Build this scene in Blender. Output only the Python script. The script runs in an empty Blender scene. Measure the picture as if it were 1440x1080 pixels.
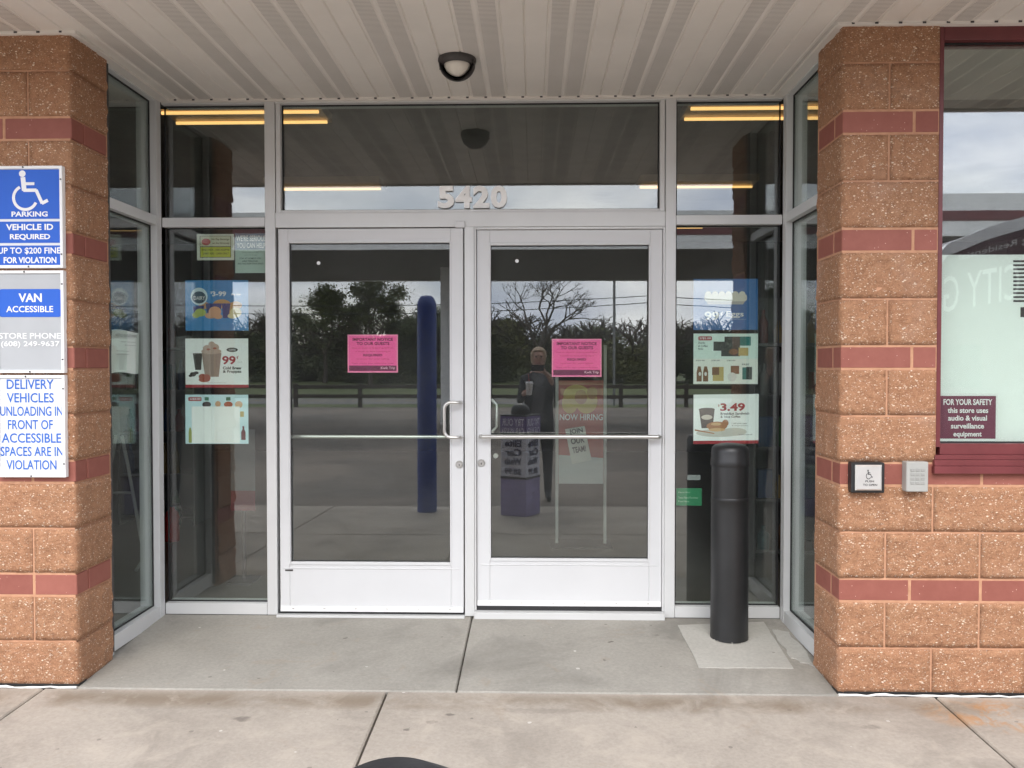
import bpy, bmesh, math, random
from mathutils import Vector, Matrix, noise
random.seed(7)
R = math.radians
sc = bpy.context.scene
COL = sc.collection

# ------------------------------------------------------------------ camera
FPX = 1160.0
CAM = Vector((0.3517, -4.5511, 1.4348))
PIT, YAW, ROL = -0.0213, 0.0255, 0.0003
MR = (Matrix.Rotation(YAW, 3, 'Z') @ Matrix.Rotation(PIT, 3, 'X') @ Matrix.Rotation(ROL, 3, 'Y'))
cd = bpy.data.cameras.new('camera')
cam = bpy.data.objects.new('camera', cd)
COL.objects.link(cam)
cd.sensor_width = 36.0
cd.lens = FPX / 1440 * 36
cd.clip_start = 0.005
cd.clip_end = 2000
cam.matrix_world = Matrix.Translation(CAM) @ (MR @ Matrix(((1, 0, 0), (0, 0, -1), (0, 1, 0)))).to_4x4()
sc.camera = cam

def at(u, v, y):
    """pixel of the 1440x1080 photograph -> point on the plane at depth y"""
    r = MR @ Vector(((u - 720) / FPX, 1, (540 - v) / FPX))
    return CAM + r * ((y - CAM.y) / r.y)
def atx(u, v, x):
    r = MR @ Vector(((u - 720) / FPX, 1, (540 - v) / FPX))
    return CAM + r * ((x - CAM.x) / r.x)

# ------------------------------------------------------------------ sky and sun
SUN_EL, SUN_AZ = 46.0, 187.0          # elevation, compass angle clockwise from +y
w = bpy.data.worlds.new('World')
sc.world = w
w.use_nodes = True
nt = w.node_tree
nt.nodes.clear()
def wn(t, **k):
    n = nt.nodes.new(t)
    for a, b in k.items():
        setattr(n, a, b)
    return n
sky = wn('ShaderNodeTexSky', sky_type='NISHITA')
sky.sun_disc = False
sky.sun_elevation = R(SUN_EL)
sky.sun_rotation = R(SUN_AZ)
sky.air_density = 1.0
sky.dust_density = 1.5
tc = wn('ShaderNodeTexCoord')
mp = wn('ShaderNodeMapping')
mp.inputs['Scale'].default_value = (1.0, 1.0, 3.2)
n1 = wn('ShaderNodeTexNoise')
n1.inputs['Scale'].default_value = 2.6
n1.inputs['Detail'].default_value = 7
n1.inputs['Roughness'].default_value = 0.58
n1.inputs['Distortion'].default_value = 0.4
rp = wn('ShaderNodeValToRGB')
rp.color_ramp.elements[0].position = 0.30
rp.color_ramp.elements[0].color = (0.25, 0.25, 0.25, 1)
rp.color_ramp.elements[1].position = 0.56
rp.color_ramp.elements[1].color = (1, 1, 1, 1)
n2 = wn('ShaderNodeTexNoise')
n2.inputs['Scale'].default_value = 5.5
n2.inputs['Detail'].default_value = 6
rc = wn('ShaderNodeValToRGB')
rc.color_ramp.elements[0].position = 0.30
rc.color_ramp.elements[0].color = (8.8, 9.6, 11.8, 1)
rc.color_ramp.elements[1].position = 0.68
rc.color_ramp.elements[1].color = (17.8, 17.7, 18.0, 1)
mx = wn('ShaderNodeMix', data_type='RGBA')
bg = wn('ShaderNodeBackground')
bg.inputs['Strength'].default_value = 0.117
wo = wn('ShaderNodeOutputWorld')
L = nt.links.new
L(tc.outputs['Generated'], mp.inputs['Vector'])
L(mp.outputs['Vector'], n1.inputs['Vector'])
L(mp.outputs['Vector'], n2.inputs['Vector'])
L(n1.outputs['Fac'], rp.inputs['Fac'])
L(n2.outputs['Fac'], rc.inputs['Fac'])
L(rp.outputs['Color'], mx.inputs['Factor'])
L(sky.outputs['Color'], mx.inputs['A'])
L(rc.outputs['Color'], mx.inputs['B'])
L(mx.outputs['Result'], bg.inputs['Color'])
L(bg.outputs['Background'], wo.inputs['Surface'])

sd = bpy.data.lights.new('sun', 'SUN')
sd.energy = 0.9
sd.angle = R(30)
sd.color = (1.0, 0.95, 0.88)
so = bpy.data.objects.new('sun', sd)
COL.objects.link(so)
a, e = R(SUN_AZ), R(SUN_EL)
sun_dir = Vector((math.sin(a) * math.cos(e), math.cos(a) * math.cos(e), math.sin(e)))
so.rotation_euler = sun_dir.to_track_quat('Z', 'Y').to_euler()
so.location = sun_dir * 60

vs = sc.view_settings
vs.view_transform = 'Standard'
vs.look = 'None'
vs.gamma = 1.0
vs.use_curve_mapping = False
vs.exposure = 1.12
sc.render.engine = 'CYCLES'
sc.cycles.max_bounces = 8
sc.cycles.diffuse_bounces = 4
sc.cycles.glossy_bounces = 4
sc.cycles.transparent_max_bounces = 16
sc.cycles.sample_clamp_indirect = 8
sc.cycles.use_denoising = True

# ------------------------------------------------------------------ materials
def srgb(r, g, b):
    f = lambda c: (c / 255 / 12.92) if c / 255 <= 0.04045 else ((c / 255 + 0.055) / 1.055) ** 2.4
    return (f(r), f(g), f(b))
MATS = {}
class NT:
    def __init__(s, name):
        s.m = bpy.data.materials.new(name)
        s.m.use_nodes = True
        s.t = s.m.node_tree
        s.b = s.t.nodes['Principled BSDF']
        s.out = s.t.nodes['Material Output']
        MATS[name] = s.m
    def n(s, t, ins=None, **k):
        nd = s.t.nodes.new(t)
        for a_, b_ in k.items():
            setattr(nd, a_, b_)
        for a_, b_ in (ins or {}).items():
            nd.inputs[a_].default_value = b_
        return nd
    def l(s, a_, b_):
        s.t.links.new(a_, b_)
    def pos(s):
        return s.n('ShaderNodeNewGeometry').outputs['Position']
    def noise(s, scale, detail=4, rough=.55, vec=None, dist=0.0):
        nd = s.n('ShaderNodeTexNoise', {'Scale': scale, 'Detail': detail, 'Roughness': rough, 'Distortion': dist})
        s.l(vec if vec is not None else s.pos(), nd.inputs['Vector'])
        return nd.outputs['Fac']
    def ramp(s, fac, stops):
        nd = s.n('ShaderNodeValToRGB')
        cr = nd.color_ramp
        while len(cr.elements) < len(stops):
            cr.elements.new(0.5)
        for el, (p, c) in zip(cr.elements, stops):
            el.position = p
            el.color = (*c, 1) if hasattr(c, '__len__') else (c, c, c, 1)
        s.l(fac, nd.inputs['Fac'])
        return nd.outputs['Color']
    def mix(s, fac, a_, b_, mode='MIX'):
        nd = s.n('ShaderNodeMix', data_type='RGBA', blend_type=mode)
        for sock, val in (('Factor', fac), ('A', a_), ('B', b_)):
            if hasattr(val, 'is_linked') or hasattr(val, 'links'):
                s.l(val, nd.inputs[sock])
            else:
                nd.inputs[sock].default_value = val if sock == 'Factor' else (*val, 1)
        return nd.outputs['Result']
    def math(s, op, a_, b_=0.0):
        nd = s.n('ShaderNodeMath', operation=op)
        for i, val in enumerate((a_, b_)):
            if hasattr(val, 'links'):
                s.l(val, nd.inputs[i])
            else:
                nd.inputs[i].default_value = val
        return nd.outputs[0]
    def bump(s, h, strength=.3, dist=.004):
        nd = s.n('ShaderNodeBump', {'Strength': strength, 'Distance': dist})
        s.l(h, nd.inputs['Height'])
        s.l(nd.outputs['Normal'], s.b.inputs['Normal'])
    def color(s, c):
        if hasattr(c, 'links'):
            s.l(c, s.b.inputs['Base Color'])
        else:
            s.b.inputs['Base Color'].default_value = (*c, 1)

def plain(name, col, rough=.5, metal=0.0, vary=.08, scale=6.0, bump=0.0, bscale=200, spec=.5):
    if name in MATS:
        return MATS[name]
    s = NT(name)
    f = s.noise(scale, 5)
    c = s.ramp(f, [(.3, tuple(max(0, x * (1 - vary)) for x in col)), (.7, tuple(min(1, x * (1 + vary)) for x in col))])
    s.color(c)
    s.b.inputs['Roughness'].default_value = rough
    s.b.inputs['Metallic'].default_value = metal
    s.b.inputs['Specular IOR Level'].default_value = spec
    if bump:
        s.bump(s.noise(bscale, 3), bump, .002)
    return s.m

def mat_block():
    s = NT('split_face_block')
    p = s.pos()
    big = s.noise(3.2, 3, vec=p)
    med = s.noise(38, 6, .7, vec=p)
    fine = s.noise(190, 4, .7, vec=p)
    base = s.ramp(med, [(.30, (.18, .074, .033)), (.5, (.41, .20, .10)), (.72, (.60, .335, .185))])
    base = s.mix(.5, base, s.ramp(fine, [(.34, (.21, .086, .040)), (.66, (.61, .345, .195))]))
    base = s.mix(s.ramp(big, [(.35, 0.0), (.75, .35)]), base, (.50, .235, .125))
    # pale mineral bloom in soft patches
    bl = s.noise(1.9, 4, .6, vec=p, dist=.6)
    base = s.mix(s.ramp(bl, [(.58, 0.0), (.78, .40)]), base, (.66, .44, .33))
    # pale aggregate chips, stretched and of several sizes
    mp_ = s.n('ShaderNodeMapping', {'Rotation': (.3, .6, .2), 'Scale': (1.0, 1.0, 1.7)})
    s.l(p, mp_.inputs['Vector'])
    fl, sep = None, None
    for scl, thr, pk in ((80.0, .48, .75), (150.0, .48, .68)):
        vo = s.n('ShaderNodeTexVoronoi', {'Scale': scl, 'Randomness': 1.0})
        s.l(mp_.outputs['Vector'], vo.inputs['Vector'])
        sep = s.n('ShaderNodeSeparateColor')
        s.l(vo.outputs['Color'], sep.inputs['Color'])
        rad_ = s.math('MULTIPLY', sep.outputs['Blue'], thr)
        one = s.math('MULTIPLY', s.math('LESS_THAN', vo.outputs['Distance'], rad_), s.math('GREATER_THAN', sep.outputs['Red'], pk))
        fl = one if fl is None else s.math('MAXIMUM', fl, one)
    tone = s.ramp(sep.outputs['Green'], [(.0, (.72, .46, .28)), (.5, (.86, .66, .48)), (1, (.96, .86, .74))])
    c = s.mix(fl, base, tone)
    s.color(c)
    rr = s.n('ShaderNodeMix', {'A': .85, 'B': .3})
    s.l(fl, rr.inputs['Factor'])
    s.l(rr.outputs['Result'], s.b.inputs['Roughness'])
    h = s.math('ADD', s.math('MULTIPLY', med, 1.3), s.math('MULTIPLY', fine, .5))
    h = s.math('ADD', h, s.math('MULTIPLY', fl, .25))
    s.bump(h, 1.0, .012)
    return s.m
M_BLOCK = mat_block()

def mat_mortar():
    s = NT('mortar')
    p = s.pos()
    c = s.ramp(s.noise(30, 5, vec=p), [(.3, (.43, .22, .125)), (.7, (.54, .295, .178))])
    s.color(c)
    s.b.inputs['Roughness'].default_value = .9
    s.bump(s.noise(160, 3, vec=p), .4, .003)
    return s.m
M_MORTAR = mat_mortar()

def mat_brick():
    s = NT('red_band_brick')
    p = s.pos()
    oi = s.n('ShaderNodeObjectInfo').outputs['Random']
    c = s.ramp(s.noise(22, 5, vec=p), [(.3, (.24, .072, .050)), (.7, (.31, .105, .075))])
    c = s.mix(.5, c, s.ramp(oi, [(0, (.22, .066, .048)), (1, (.32, .11, .08))]))
    vo = s.n('ShaderNodeTexVoronoi', {'Scale': 130.0})
    s.l(p, vo.inputs['Vector'])
    sep = s.n('ShaderNodeSeparateColor')
    s.l(vo.outputs['Color'], sep.inputs['Color'])
    fl = s.math('MULTIPLY', s.math('LESS_THAN', vo.outputs['Distance'], .22), s.math('GREATER_THAN', sep.outputs['Red'], .965))
    c = s.mix(fl, c, (.7, .45, .36))
    s.color(c)
    s.b.inputs['Roughness'].default_value = .7
    s.bump(s.noise(120, 4, vec=p), .25, .002)
    return s.m
M_BRICK = mat_brick()

def concrete(name, lo, hi, stains=False, rust=False, spots=()):
    s = NT(name)
    p = s.pos()
    c = s.ramp(s.noise(2.1, 6, .6, vec=p, dist=.3), [(.3, lo), (.7, hi)])
    c = s.mix(.35, c, s.ramp(s.noise(60, 4, .7, vec=p), [(.3, tuple(x * .8 for x in lo)), (.7, tuple(min(1, x * 1.12) for x in hi))]))
    # scattered small dark and pale marks
    vo = s.n('ShaderNodeTexVoronoi', {'Scale': 9.0})
    wob = s.n('ShaderNodeMix', data_type='VECTOR') if False else None
    s.l(p, vo.inputs['Vector'])
    sep = s.n('ShaderNodeSeparateColor')
    s.l(vo.outputs['Color'], sep.inputs['Color'])
    d1 = s.math('ADD', vo.outputs['Distance'], s.math('MULTIPLY', s.noise(50, 3, vec=p), .16))
    spot = s.math('MULTIPLY', s.math('LESS_THAN', d1, .155), s.math('GREATER_THAN', sep.outputs['Red'], .62))
    c = s.mix(s.math('MULTIPLY', spot, .55), c, (.12, .105, .09))
    pal = s.math('MULTIPLY', s.math('LESS_THAN', d1, .14), s.math('LESS_THAN', sep.outputs['Red'], .16))
    c = s.mix(s.math('MULTIPLY', pal, .6), c, (.68, .65, .60))
    if stains:
        st = s.noise(1.3, 5, .65, vec=p, dist=.8)
        c = s.mix(s.ramp(st, [(.5, 0.0), (.66, .55)]), c, tuple(x * .62 for x in lo))
        st2 = s.noise(3.7, 6, .7, vec=p, dist=1.2)
        c = s.mix(s.ramp(st2, [(.60, 0.0), (.72, .45)]), c, (.30, .235, .17))
    sx = s.n('ShaderNodeSeparateXYZ')
    s.l(p, sx.inputs[0])
    wob = s.math('MULTIPLY', s.math('SUBTRACT', s.noise(26, 4, .6, vec=p), .5), .045)
    for (qx, qy, rx_, ry_, dark) in spots:
        ax_ = s.math('DIVIDE', s.math('ADD', s.math('SUBTRACT', sx.outputs['X'], qx), wob), rx_)
        ay_ = s.math('DIVIDE', s.math('ADD', s.math('SUBTRACT', sx.outputs['Y'], qy), wob), ry_)
        r2 = s.math('ADD', s.math('MULTIPLY', ax_, ax_), s.math('MULTIPLY', ay_, ay_))
        c = s.mix(s.ramp(r2, [(.35, dark), (1.0, 0.0)]), c, (.11, .095, .08))
    if rust:
        # grime washed along the slab edge
        dy0 = s.math('MULTIPLY', s.math('ADD', sx.outputs['Y'], 1.055), 10.5)
        bandm = s.ramp(s.math('MULTIPLY', dy0, dy0), [(.0, 1.0), (1.0, 0.0)])
        gn = s.ramp(s.noise(2.6, 5, .65, vec=p, dist=.5), [(.40, 0.0), (.60, .8)])
        c = s.mix(s.math('MULTIPLY', bandm, gn), c, (.19, .145, .10))
        wn_ = s.ramp(s.noise(4.5, 5, .7, vec=p, dist=.8), [(.52, 0.0), (.68, .55)])
        c = s.mix(wn_, c, (.44, .385, .32))
        dx = s.math('MULTIPLY', s.math('SUBTRACT', sx.outputs['X'], 2.32), 2.6)
        dy = s.math('MULTIPLY', s.math('ADD', sx.outputs['Y'], 1.13), 5.5)
        rr = s.math('ADD', s.math('MULTIPLY', dx, dx), s.math('MULTIPLY', dy, dy))
        fall = s.ramp(rr, [(.0, 1.0), (1.0, 0.0)])
        nz = s.ramp(s.noise(7.5, 6, .7, vec=p, dist=1.0), [(.46, 0.0), (.60, .85)])
        c = s.mix(s.math('MULTIPLY', fall, nz), c, (.40, .185, .05))
    s.color(c)
    s.b.inputs['Roughness'].default_value = .82
    s.bump(s.noise(240, 3, vec=p), .22, .002)
    return s.m
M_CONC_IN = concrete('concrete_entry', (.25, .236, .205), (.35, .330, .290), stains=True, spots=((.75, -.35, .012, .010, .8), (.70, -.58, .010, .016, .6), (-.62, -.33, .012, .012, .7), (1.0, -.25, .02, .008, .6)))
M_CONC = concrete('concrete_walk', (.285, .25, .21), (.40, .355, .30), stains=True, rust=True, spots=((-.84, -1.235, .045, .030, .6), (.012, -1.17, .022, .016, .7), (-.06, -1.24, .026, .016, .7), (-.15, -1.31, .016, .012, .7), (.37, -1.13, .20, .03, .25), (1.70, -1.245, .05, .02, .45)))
M_PATCH = concrete('concrete_patch', (.34, .328, .295), (.45, .435, .39))
M_JOINT = plain('joint_dirt', (.10, .088, .072), .95, 0, .5, 30)
M_ALU = plain('anodised_aluminium', (.64, .645, .635), .42, .15, .04, 3.0, spec=.5)
M_DOOR = plain('white_door_paint', (.625, .63, .63), .38, 0, .03, 2.5)
M_STEEL = plain('brushed_steel', (.66, .65, .62), .28, .85, .05, 20)
M_GASKET = plain('black_gasket', (.018, .018, .018), .6)
M_DARK = plain('dark_bronze', (.05, .045, .043), .5)
M_WHITE = plain('white_print', (.80, .80, .79), .55, 0, .02)
M_PAPER = plain('white_paper', (.78, .79, .77), .7, 0, .03)
M_BLUE = plain('sign_blue', (.012, .10, .50), .4, 0, .04)
M_INK = plain('black_ink', (.03, .03, .03), .6)
M_MAROON = plain('maroon_paint', (.15, .036, .038), .38, 0, .16, 7)
M_CAULK = plain('white_caulk', (.75, .74, .70), .6, 0, .08, 30)
M_BLACKP = plain('black_plastic', (.016, .0165, .017), .42, 0, .2, 9, bump=.12, bscale=90)

def glass(name, tint, f0):
    s = NT(name)
    s.t.nodes.remove(s.b)
    lw = s.n('ShaderNodeLayerWeight', {'Blend': .5})
    f5 = s.math('POWER', lw.outputs['Facing'], 5.0)
    fac = s.math('ADD', f0, s.math('MULTIPLY', f5, 1 - f0))
    tr = s.n('ShaderNodeBsdfTransparent', {'Color': (*tint, 1)})
    gl = s.n('ShaderNodeBsdfGlossy', {'Color': (1, 1, 1, 1), 'Roughness': 0.0})
    # float-glass waviness and a film of dirt
    bp = s.n('ShaderNodeBump', {'Strength': .004, 'Distance': .02})
    s.l(s.noise(2.2, 2), bp.inputs['Height'])
    s.l(bp.outputs['Normal'], gl.inputs['Normal'])
    ms = s.n('ShaderNodeMixShader')
    s.l(fac, ms.inputs[0])
    s.l(tr.outputs[0], ms.inputs[1])
    s.l(gl.outputs[0], ms.inputs[2])
    df = s.n('ShaderNodeBsdfDiffuse', {'Color': (.6, .62, .62, 1)})
    dirt = s.ramp(s.noise(1.6, 6, .7), [(.35, .006), (.75, .03)])
    m2 = s.n('ShaderNodeMixShader')
    s.l(dirt, m2.inputs[0])
    s.l(ms.outputs[0], m2.inputs[1])
    s.l(df.outputs[0], m2.inputs[2])
    s.l(m2.outputs[0], s.out.inputs['Surface'])
    return s.m
M_GLASS = glass('storefront_glass', (.945, .985, .962), .082)
M_GLASSW = glass('window_glass', (.94, .98, .955), .125)

def emit(name, col, strength):
    s = NT(name)
    s.b.inputs['Base Color'].default_value = (*col, 1)
    s.b.inputs['Emission Color'].default_value = (*col, 1)
    s.b.inputs['Emission Strength'].default_value = strength
    return s.m
M_TUBE = emit('fluorescent_tube', (1.0, .58, .20), .62)

def mat_vent():
    s = NT('vent_slots')
    p = s.pos()
    sx = s.n('ShaderNodeSeparateXYZ')
    s.l(p, sx.inputs[0])
    fr = s.math('FRACT', s.math('MULTIPLY', sx.outputs['Y'], 1 / .0125))
    slot = s.math('LESS_THAN', fr, .30)
    base = s.ramp(s.noise(5, 4, vec=p), [(.3, (.68, .645, .595)), (.7, (.74, .70, .65))])
    s.color(s.mix(slot, base, (.30, .28, .26)))
    s.b.inputs['Roughness'].default_value = .6
    return s.m
M_VENT = mat_vent()
M_SOFFIT = plain('vinyl_soffit', (.76, .72, .665), .55, 0, .05, 3.0)

# ------------------------------------------------------------------ mesh helpers
class MB:
    def __init__(s):
        s.v, s.f = [], []
    def add(s, vs_, fs_):
        o = len(s.v)
        s.v += [tuple(x) for x in vs_]
        s.f += [tuple(i + o for i in f) for f in fs_]
        return s
    def box(s, x0, x1, y0, y1, z0, z1, bevel=0.0):
        if bevel <= 0:
            return s.add([(x0, y0, z0), (x1, y0, z0), (x1, y1, z0), (x0, y1, z0), (x0, y0, z1), (x1, y0, z1), (x1, y1, z1), (x0, y1, z1)],
                         [(0, 3, 2, 1), (4, 5, 6, 7), (0, 1, 5, 4), (1, 2, 6, 5), (2, 3, 7, 6), (3, 0, 4, 7)])
        bm = bmesh.new()
        bmesh.ops.create_cube(bm, size=1)
        for v in bm.verts:
            v.co = Vector(((x0 + x1) / 2 + v.co.x * (x1 - x0), (y0 + y1) / 2 + v.co.y * (y1 - y0), (z0 + z1) / 2 + v.co.z * (z1 - z0)))
        bmesh.ops.bevel(bm, geom=list(bm.edges), offset=bevel, segments=1, affect='EDGES')
        return s.bm(bm)
    def bm(s, bm, mtx=None):
        bm.verts.index_update()
        vs_ = [(mtx @ v.co) if mtx else v.co.copy() for v in bm.verts]
        fs_ = [[v.index for v in f.verts] for f in bm.faces]
        bm.free()
        return s.add(vs_, fs_)
    def tube(s, pts, r, n=10, r2=None, cap=True):
        pts = [Vector(p) for p in pts]
        m = len(pts)
        rings = []
        up = None
        for i, p in enumerate(pts):
            t = (pts[min(i + 1, m - 1)] - pts[max(i - 1, 0)]).normalized()
            if up is None:
                up = t.orthogonal().normalized()
            else:
                up = (up - t * up.dot(t)).normalized()
            b = t.cross(up)
            rr = r if r2 is None else r + (r2 - r) * i / (m - 1)
            if isinstance(r, (list, tuple)):
                rr = r[i]
            rings.append([p + (up * math.cos(2 * math.pi * k / n) + b * math.sin(2 * math.pi * k / n)) * rr for k in range(n)])
        vs_ = [v for ring in rings for v in ring]
        fs_ = []
        for i in range(m - 1):
            for k in range(n):
                fs_.append((i * n + k, i * n + (k + 1) % n, (i + 1) * n + (k + 1) % n, (i + 1) * n + k))
        if cap:
            fs_.append(tuple(range(n))[::-1])
            fs_.append(tuple((m - 1) * n + k for k in range(n)))
        return s.add(vs_, fs_)
    def lathe(s, prof, c=(0, 0, 0), n=32, axis='z'):
        """prof: list of (radius, height)"""
        c = Vector(c)
        vs_, fs_ = [], []
        for r, h in prof:
            for k in range(n):
                t = 2 * math.pi * k / n
                x, y = r * math.cos(t), r * math.sin(t)
                q = Vector((x, y, h)) if axis == 'z' else (Vector((x, -h, y)) if axis == 'y' else Vector((h, x, y)))
                vs_.append(c + q)
        for i in range(len(prof) - 1):
            for k in range(n):
                fs_.append((i * n + k, i * n + (k + 1) % n, (i + 1) * n + (k + 1) % n, (i + 1) * n + k))
        fs_.append(tuple(range(n))[::-1])
        fs_.append(tuple((len(prof) - 1) * n + k for k in range(n)))
        return s.add(vs_, fs_)
    def prism(s, poly, y0, y1):
        """polygon in (x,z) extruded in y"""
        n = len(poly)
        vs_ = [(x, y0, z) for x, z in poly] + [(x, y1, z) for x, z in poly]
        fs_ = [tuple(range(n)), tuple(range(2 * n - 1, n - 1, -1))]
        for i in range(n):
            j = (i + 1) % n
            fs_.append((i, n + i, n + j, j))
        return s.add(vs_, fs_)
    def plate(s, fr, poly, th=0.0):
        """flat polygon in a frame's unit square"""
        return s.add([fr(a, b) for a, b in poly], [tuple(range(len(poly)))])
    def text(s, body, fr, u0, v0, u1, v1, bold=.015, spacing=1.0):
        vs_, fs_ = text_geo(body, bold, spacing)
        return s.add([fr(u0 + (u1 - u0) * a, v0 + (v1 - v0) * b) for a, b in vs_], fs_)
    def build(s, name, mat, parent=None, smooth=False, kind=None, origin=None):
        me = bpy.data.meshes.new(name)
        vv = s.v
        if origin is not None:
            vv = [(x - origin[0], y - origin[1], z - origin[2]) for x, y, z in s.v]
        me.from_pydata(vv, [], s.f)
        me.update()
        return link(name, me, mat, parent, smooth, kind, origin)

def link(name, me, mat, parent=None, smooth=False, kind=None, origin=None):
    o = bpy.data.objects.new(name, me)
    if mat is not None and not me.materials:
        me.materials.append(mat)
    COL.objects.link(o)
    if origin is not None:
        o.location = origin
    if parent is not None:
        o.parent = parent
        o.matrix_parent_inverse = parent_inv(parent)
    if smooth:
        for p in me.polygons:
            p.use_smooth = True
        try:
            me.set_sharp_from_angle(angle=R(38))
        except Exception:
            pass
    if kind:
        o['kind'] = kind
    return o
def parent_inv(p):
    m = Matrix.Translation(p.location) @ p.rotation_euler.to_matrix().to_4x4()
    if p.parent is not None:
        m = parent_world(p.parent) @ p.matrix_parent_inverse @ m
    return m.inverted()
def parent_world(p):
    return parent_inv(p).inverted()
def thing(name, label, cat, loc=(0, 0, 0), group=None):
    o = bpy.data.objects.new(name, None)
    o.empty_display_size = .1
    COL.objects.link(o)
    o.location = loc
    tag(o, label, cat, group)
    return o
def tag(o, label, cat, group=None):
    o['label'] = label
    o['category'] = cat
    if group:
        o['group'] = group
    return o
def struct(name, mb, mat, smooth=False):
    o = mb.build(name, mat, None, smooth)
    o['kind'] = 'structure'
    return o
def box(name, mat, parent, x0, x1, y0, y1, z0, z1, bevel=.0015):
    return MB().box(x0, x1, y0, y1, z0, z1, bevel).build(name, mat, parent)

TCACHE = {}
def text_geo(body, bold, spacing):
    key = (body, bold, spacing)
    if key in TCACHE:
        return TCACHE[key]
    cu = bpy.data.curves.new('t', 'FONT')
    cu.body = body
    cu.size = 1.0
    cu.offset = bold
    cu.space_character = spacing
    cu.resolution_u = 3
    ob = bpy.data.objects.new('t', cu)
    COL.objects.link(ob)
    dg = bpy.context.evaluated_depsgraph_get()
    dg.update()
    me = bpy.data.meshes.new_from_object(ob.evaluated_get(dg))
    vs_ = [(v.co.x, v.co.y) for v in me.vertices]
    fs_ = [tuple(p.vertices) for p in me.polygons]
    bpy.data.objects.remove(ob)
    bpy.data.curves.remove(cu)
    bpy.data.meshes.remove(me)
    x0 = min(v[0] for v in vs_); x1 = max(v[0] for v in vs_)
    y0 = min(v[1] for v in vs_); y1 = max(v[1] for v in vs_)
    vs_ = [((a - x0) / (x1 - x0), (b - y0) / (y1 - y0)) for a, b in vs_]
    TCACHE[key] = (vs_, fs_)
    return TCACHE[key]

def frame(org, xd, zd, off=0.0):
    """unit square (0..1, 0..1) -> 3D; off = lift along the outward normal"""
    org, xd, zd = Vector(org), Vector(xd), Vector(zd)
    nrm = xd.cross(zd).normalized() * off
    return lambda a_, b_: tuple(org + xd * a_ + zd * b_ + nrm)
def disc(cx, cy, rx, ry=None, n=24, a0=0, a1=360):
    ry = rx if ry is None else ry
    k = n if a1 - a0 >= 360 else n + 1
    return [(cx + rx * math.cos(R(a0 + (a1 - a0) * i / n)), cy + ry * math.sin(R(a0 + (a1 - a0) * i / n))) for i in range(k)]
def rrect(x0, y0, x1, y1, r, asp=1.0, n=5):
    rx, ry = r, r * asp
    out = []
    for cx, cy, s0 in ((x1 - rx, y1 - ry, 0), (x0 + rx, y1 - ry, 90), (x0 + rx, y0 + ry, 180), (x1 - rx, y0 + ry, 270)):
        out += [(cx + rx * math.cos(R(s0 + 90 * i / n)), cy + ry * math.sin(R(s0 + 90 * i / n))) for i in range(n + 1)]
    return out

def access_symbol(mb, fr, x0, z0, sx, sz):
    """wheelchair pictogram drawn with thick strokes in a box of the frame's unit square"""
    P = lambda p: (x0 + p[0] * sx, z0 + p[1] * sz)
    lift = [0.0]
    def put(pl_):
        n0_ = len(mb.v)
        mb.plate(fr, pl_)
        lift[0] += .00004
        mb.v[n0_:] = [(x, y - lift[0], z) for x, y, z in mb.v[n0_:]]
    def stroke(pts, wd):
        for (ax, az), (bx, bz) in zip(pts, pts[1:]):
            dx, dz = bx - ax, bz - az
            l_ = math.hypot(dx, dz) or 1
            nx, nz = -dz / l_ * wd / 2, dx / l_ * wd / 2
            ex, ez = dx / l_ * wd * .1, dz / l_ * wd * .1
            put([P((ax + nx - ex, az + nz - ez)), P((ax - nx - ex, az - nz - ez)), P((bx - nx + ex, bz - nz + ez)), P((bx + nx + ex, bz + nz + ez))])
    put([P(p) for p in disc(.33, .92, .085)])
    stroke([(.345, .82), (.375, .50)], .12)
    stroke([(.36, .665), (.63, .665)], .075)
    stroke([(.36, .50), (.68, .50), (.83, .17), (.97, .24)], .085)
    arc = [(.40 + .30 * math.cos(R(t)), .31 + .30 * math.sin(R(t))) for t in range(118, 346, 12)]
    stroke(arc, .075)

# ------------------------------------------------------------------ ground
D = 0.928
ZC = 2.908          # soffit height
def zg(y):
    if y > -.945:
        return .044 + (.044 / .945) * min(y, 0.0)
    if y > -4.4:
        return -.100 * (-.945 - y) / 3.455
    return -.104 - .0118 * (min(-4.4 - y, 46))
def slab(x0, x1, y0, y1, mat, parent, name='concrete_slab', th=.12, nx=1):
    m = MB()
    b = .006
    z0, z1 = zg(y0), zg(y1)
    vs_ = [(x0, y0, z0 - b), (x1, y0, z0 - b), (x1, y1, z1 - b), (x0, y1, z1 - b),
           (x0 + b, y0 + b, z0), (x1 - b, y0 + b, z0), (x1 - b, y1 - b, z1), (x0 + b, y1 - b, z1),
           (x0, y0, z0 - th), (x1, y0, z0 - th), (x1, y1, z1 - th), (x0, y1, z1 - th)]
    fs_ = [(4, 5, 6, 7), (0, 1, 5, 4), (1, 2, 6, 5), (2, 3, 7, 6), (3, 0, 4, 7),
           (8, 9, 1, 0), (9, 10, 2, 1), (10, 11, 3, 2), (11, 8, 0, 3), (8, 11, 10, 9)]
    m.add(vs_, fs_)
    return m.build(name, mat, parent)
walk = struct('sidewalk', MB().add([(-9, -4.39, zg(-4.39) - .03), (9, -4.39, zg(-4.39) - .03), (9, -.95, -.03), (-9, -.95, -.03)], [(0, 1, 2, 3)]), M_JOINT)
g = .0045
xs = [-6.4, -4.88, -3.35, -1.83, -.293, 2.10, 3.64, 5.2, 6.8]
for x0, x1 in zip(xs, xs[1:]):
    slab(x0 + g, x1 - g, -2.62, -.953, M_CONC, walk)
    slab(x0 + g, x1 - g, -4.39, -2.632, M_CONC, walk)
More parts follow.
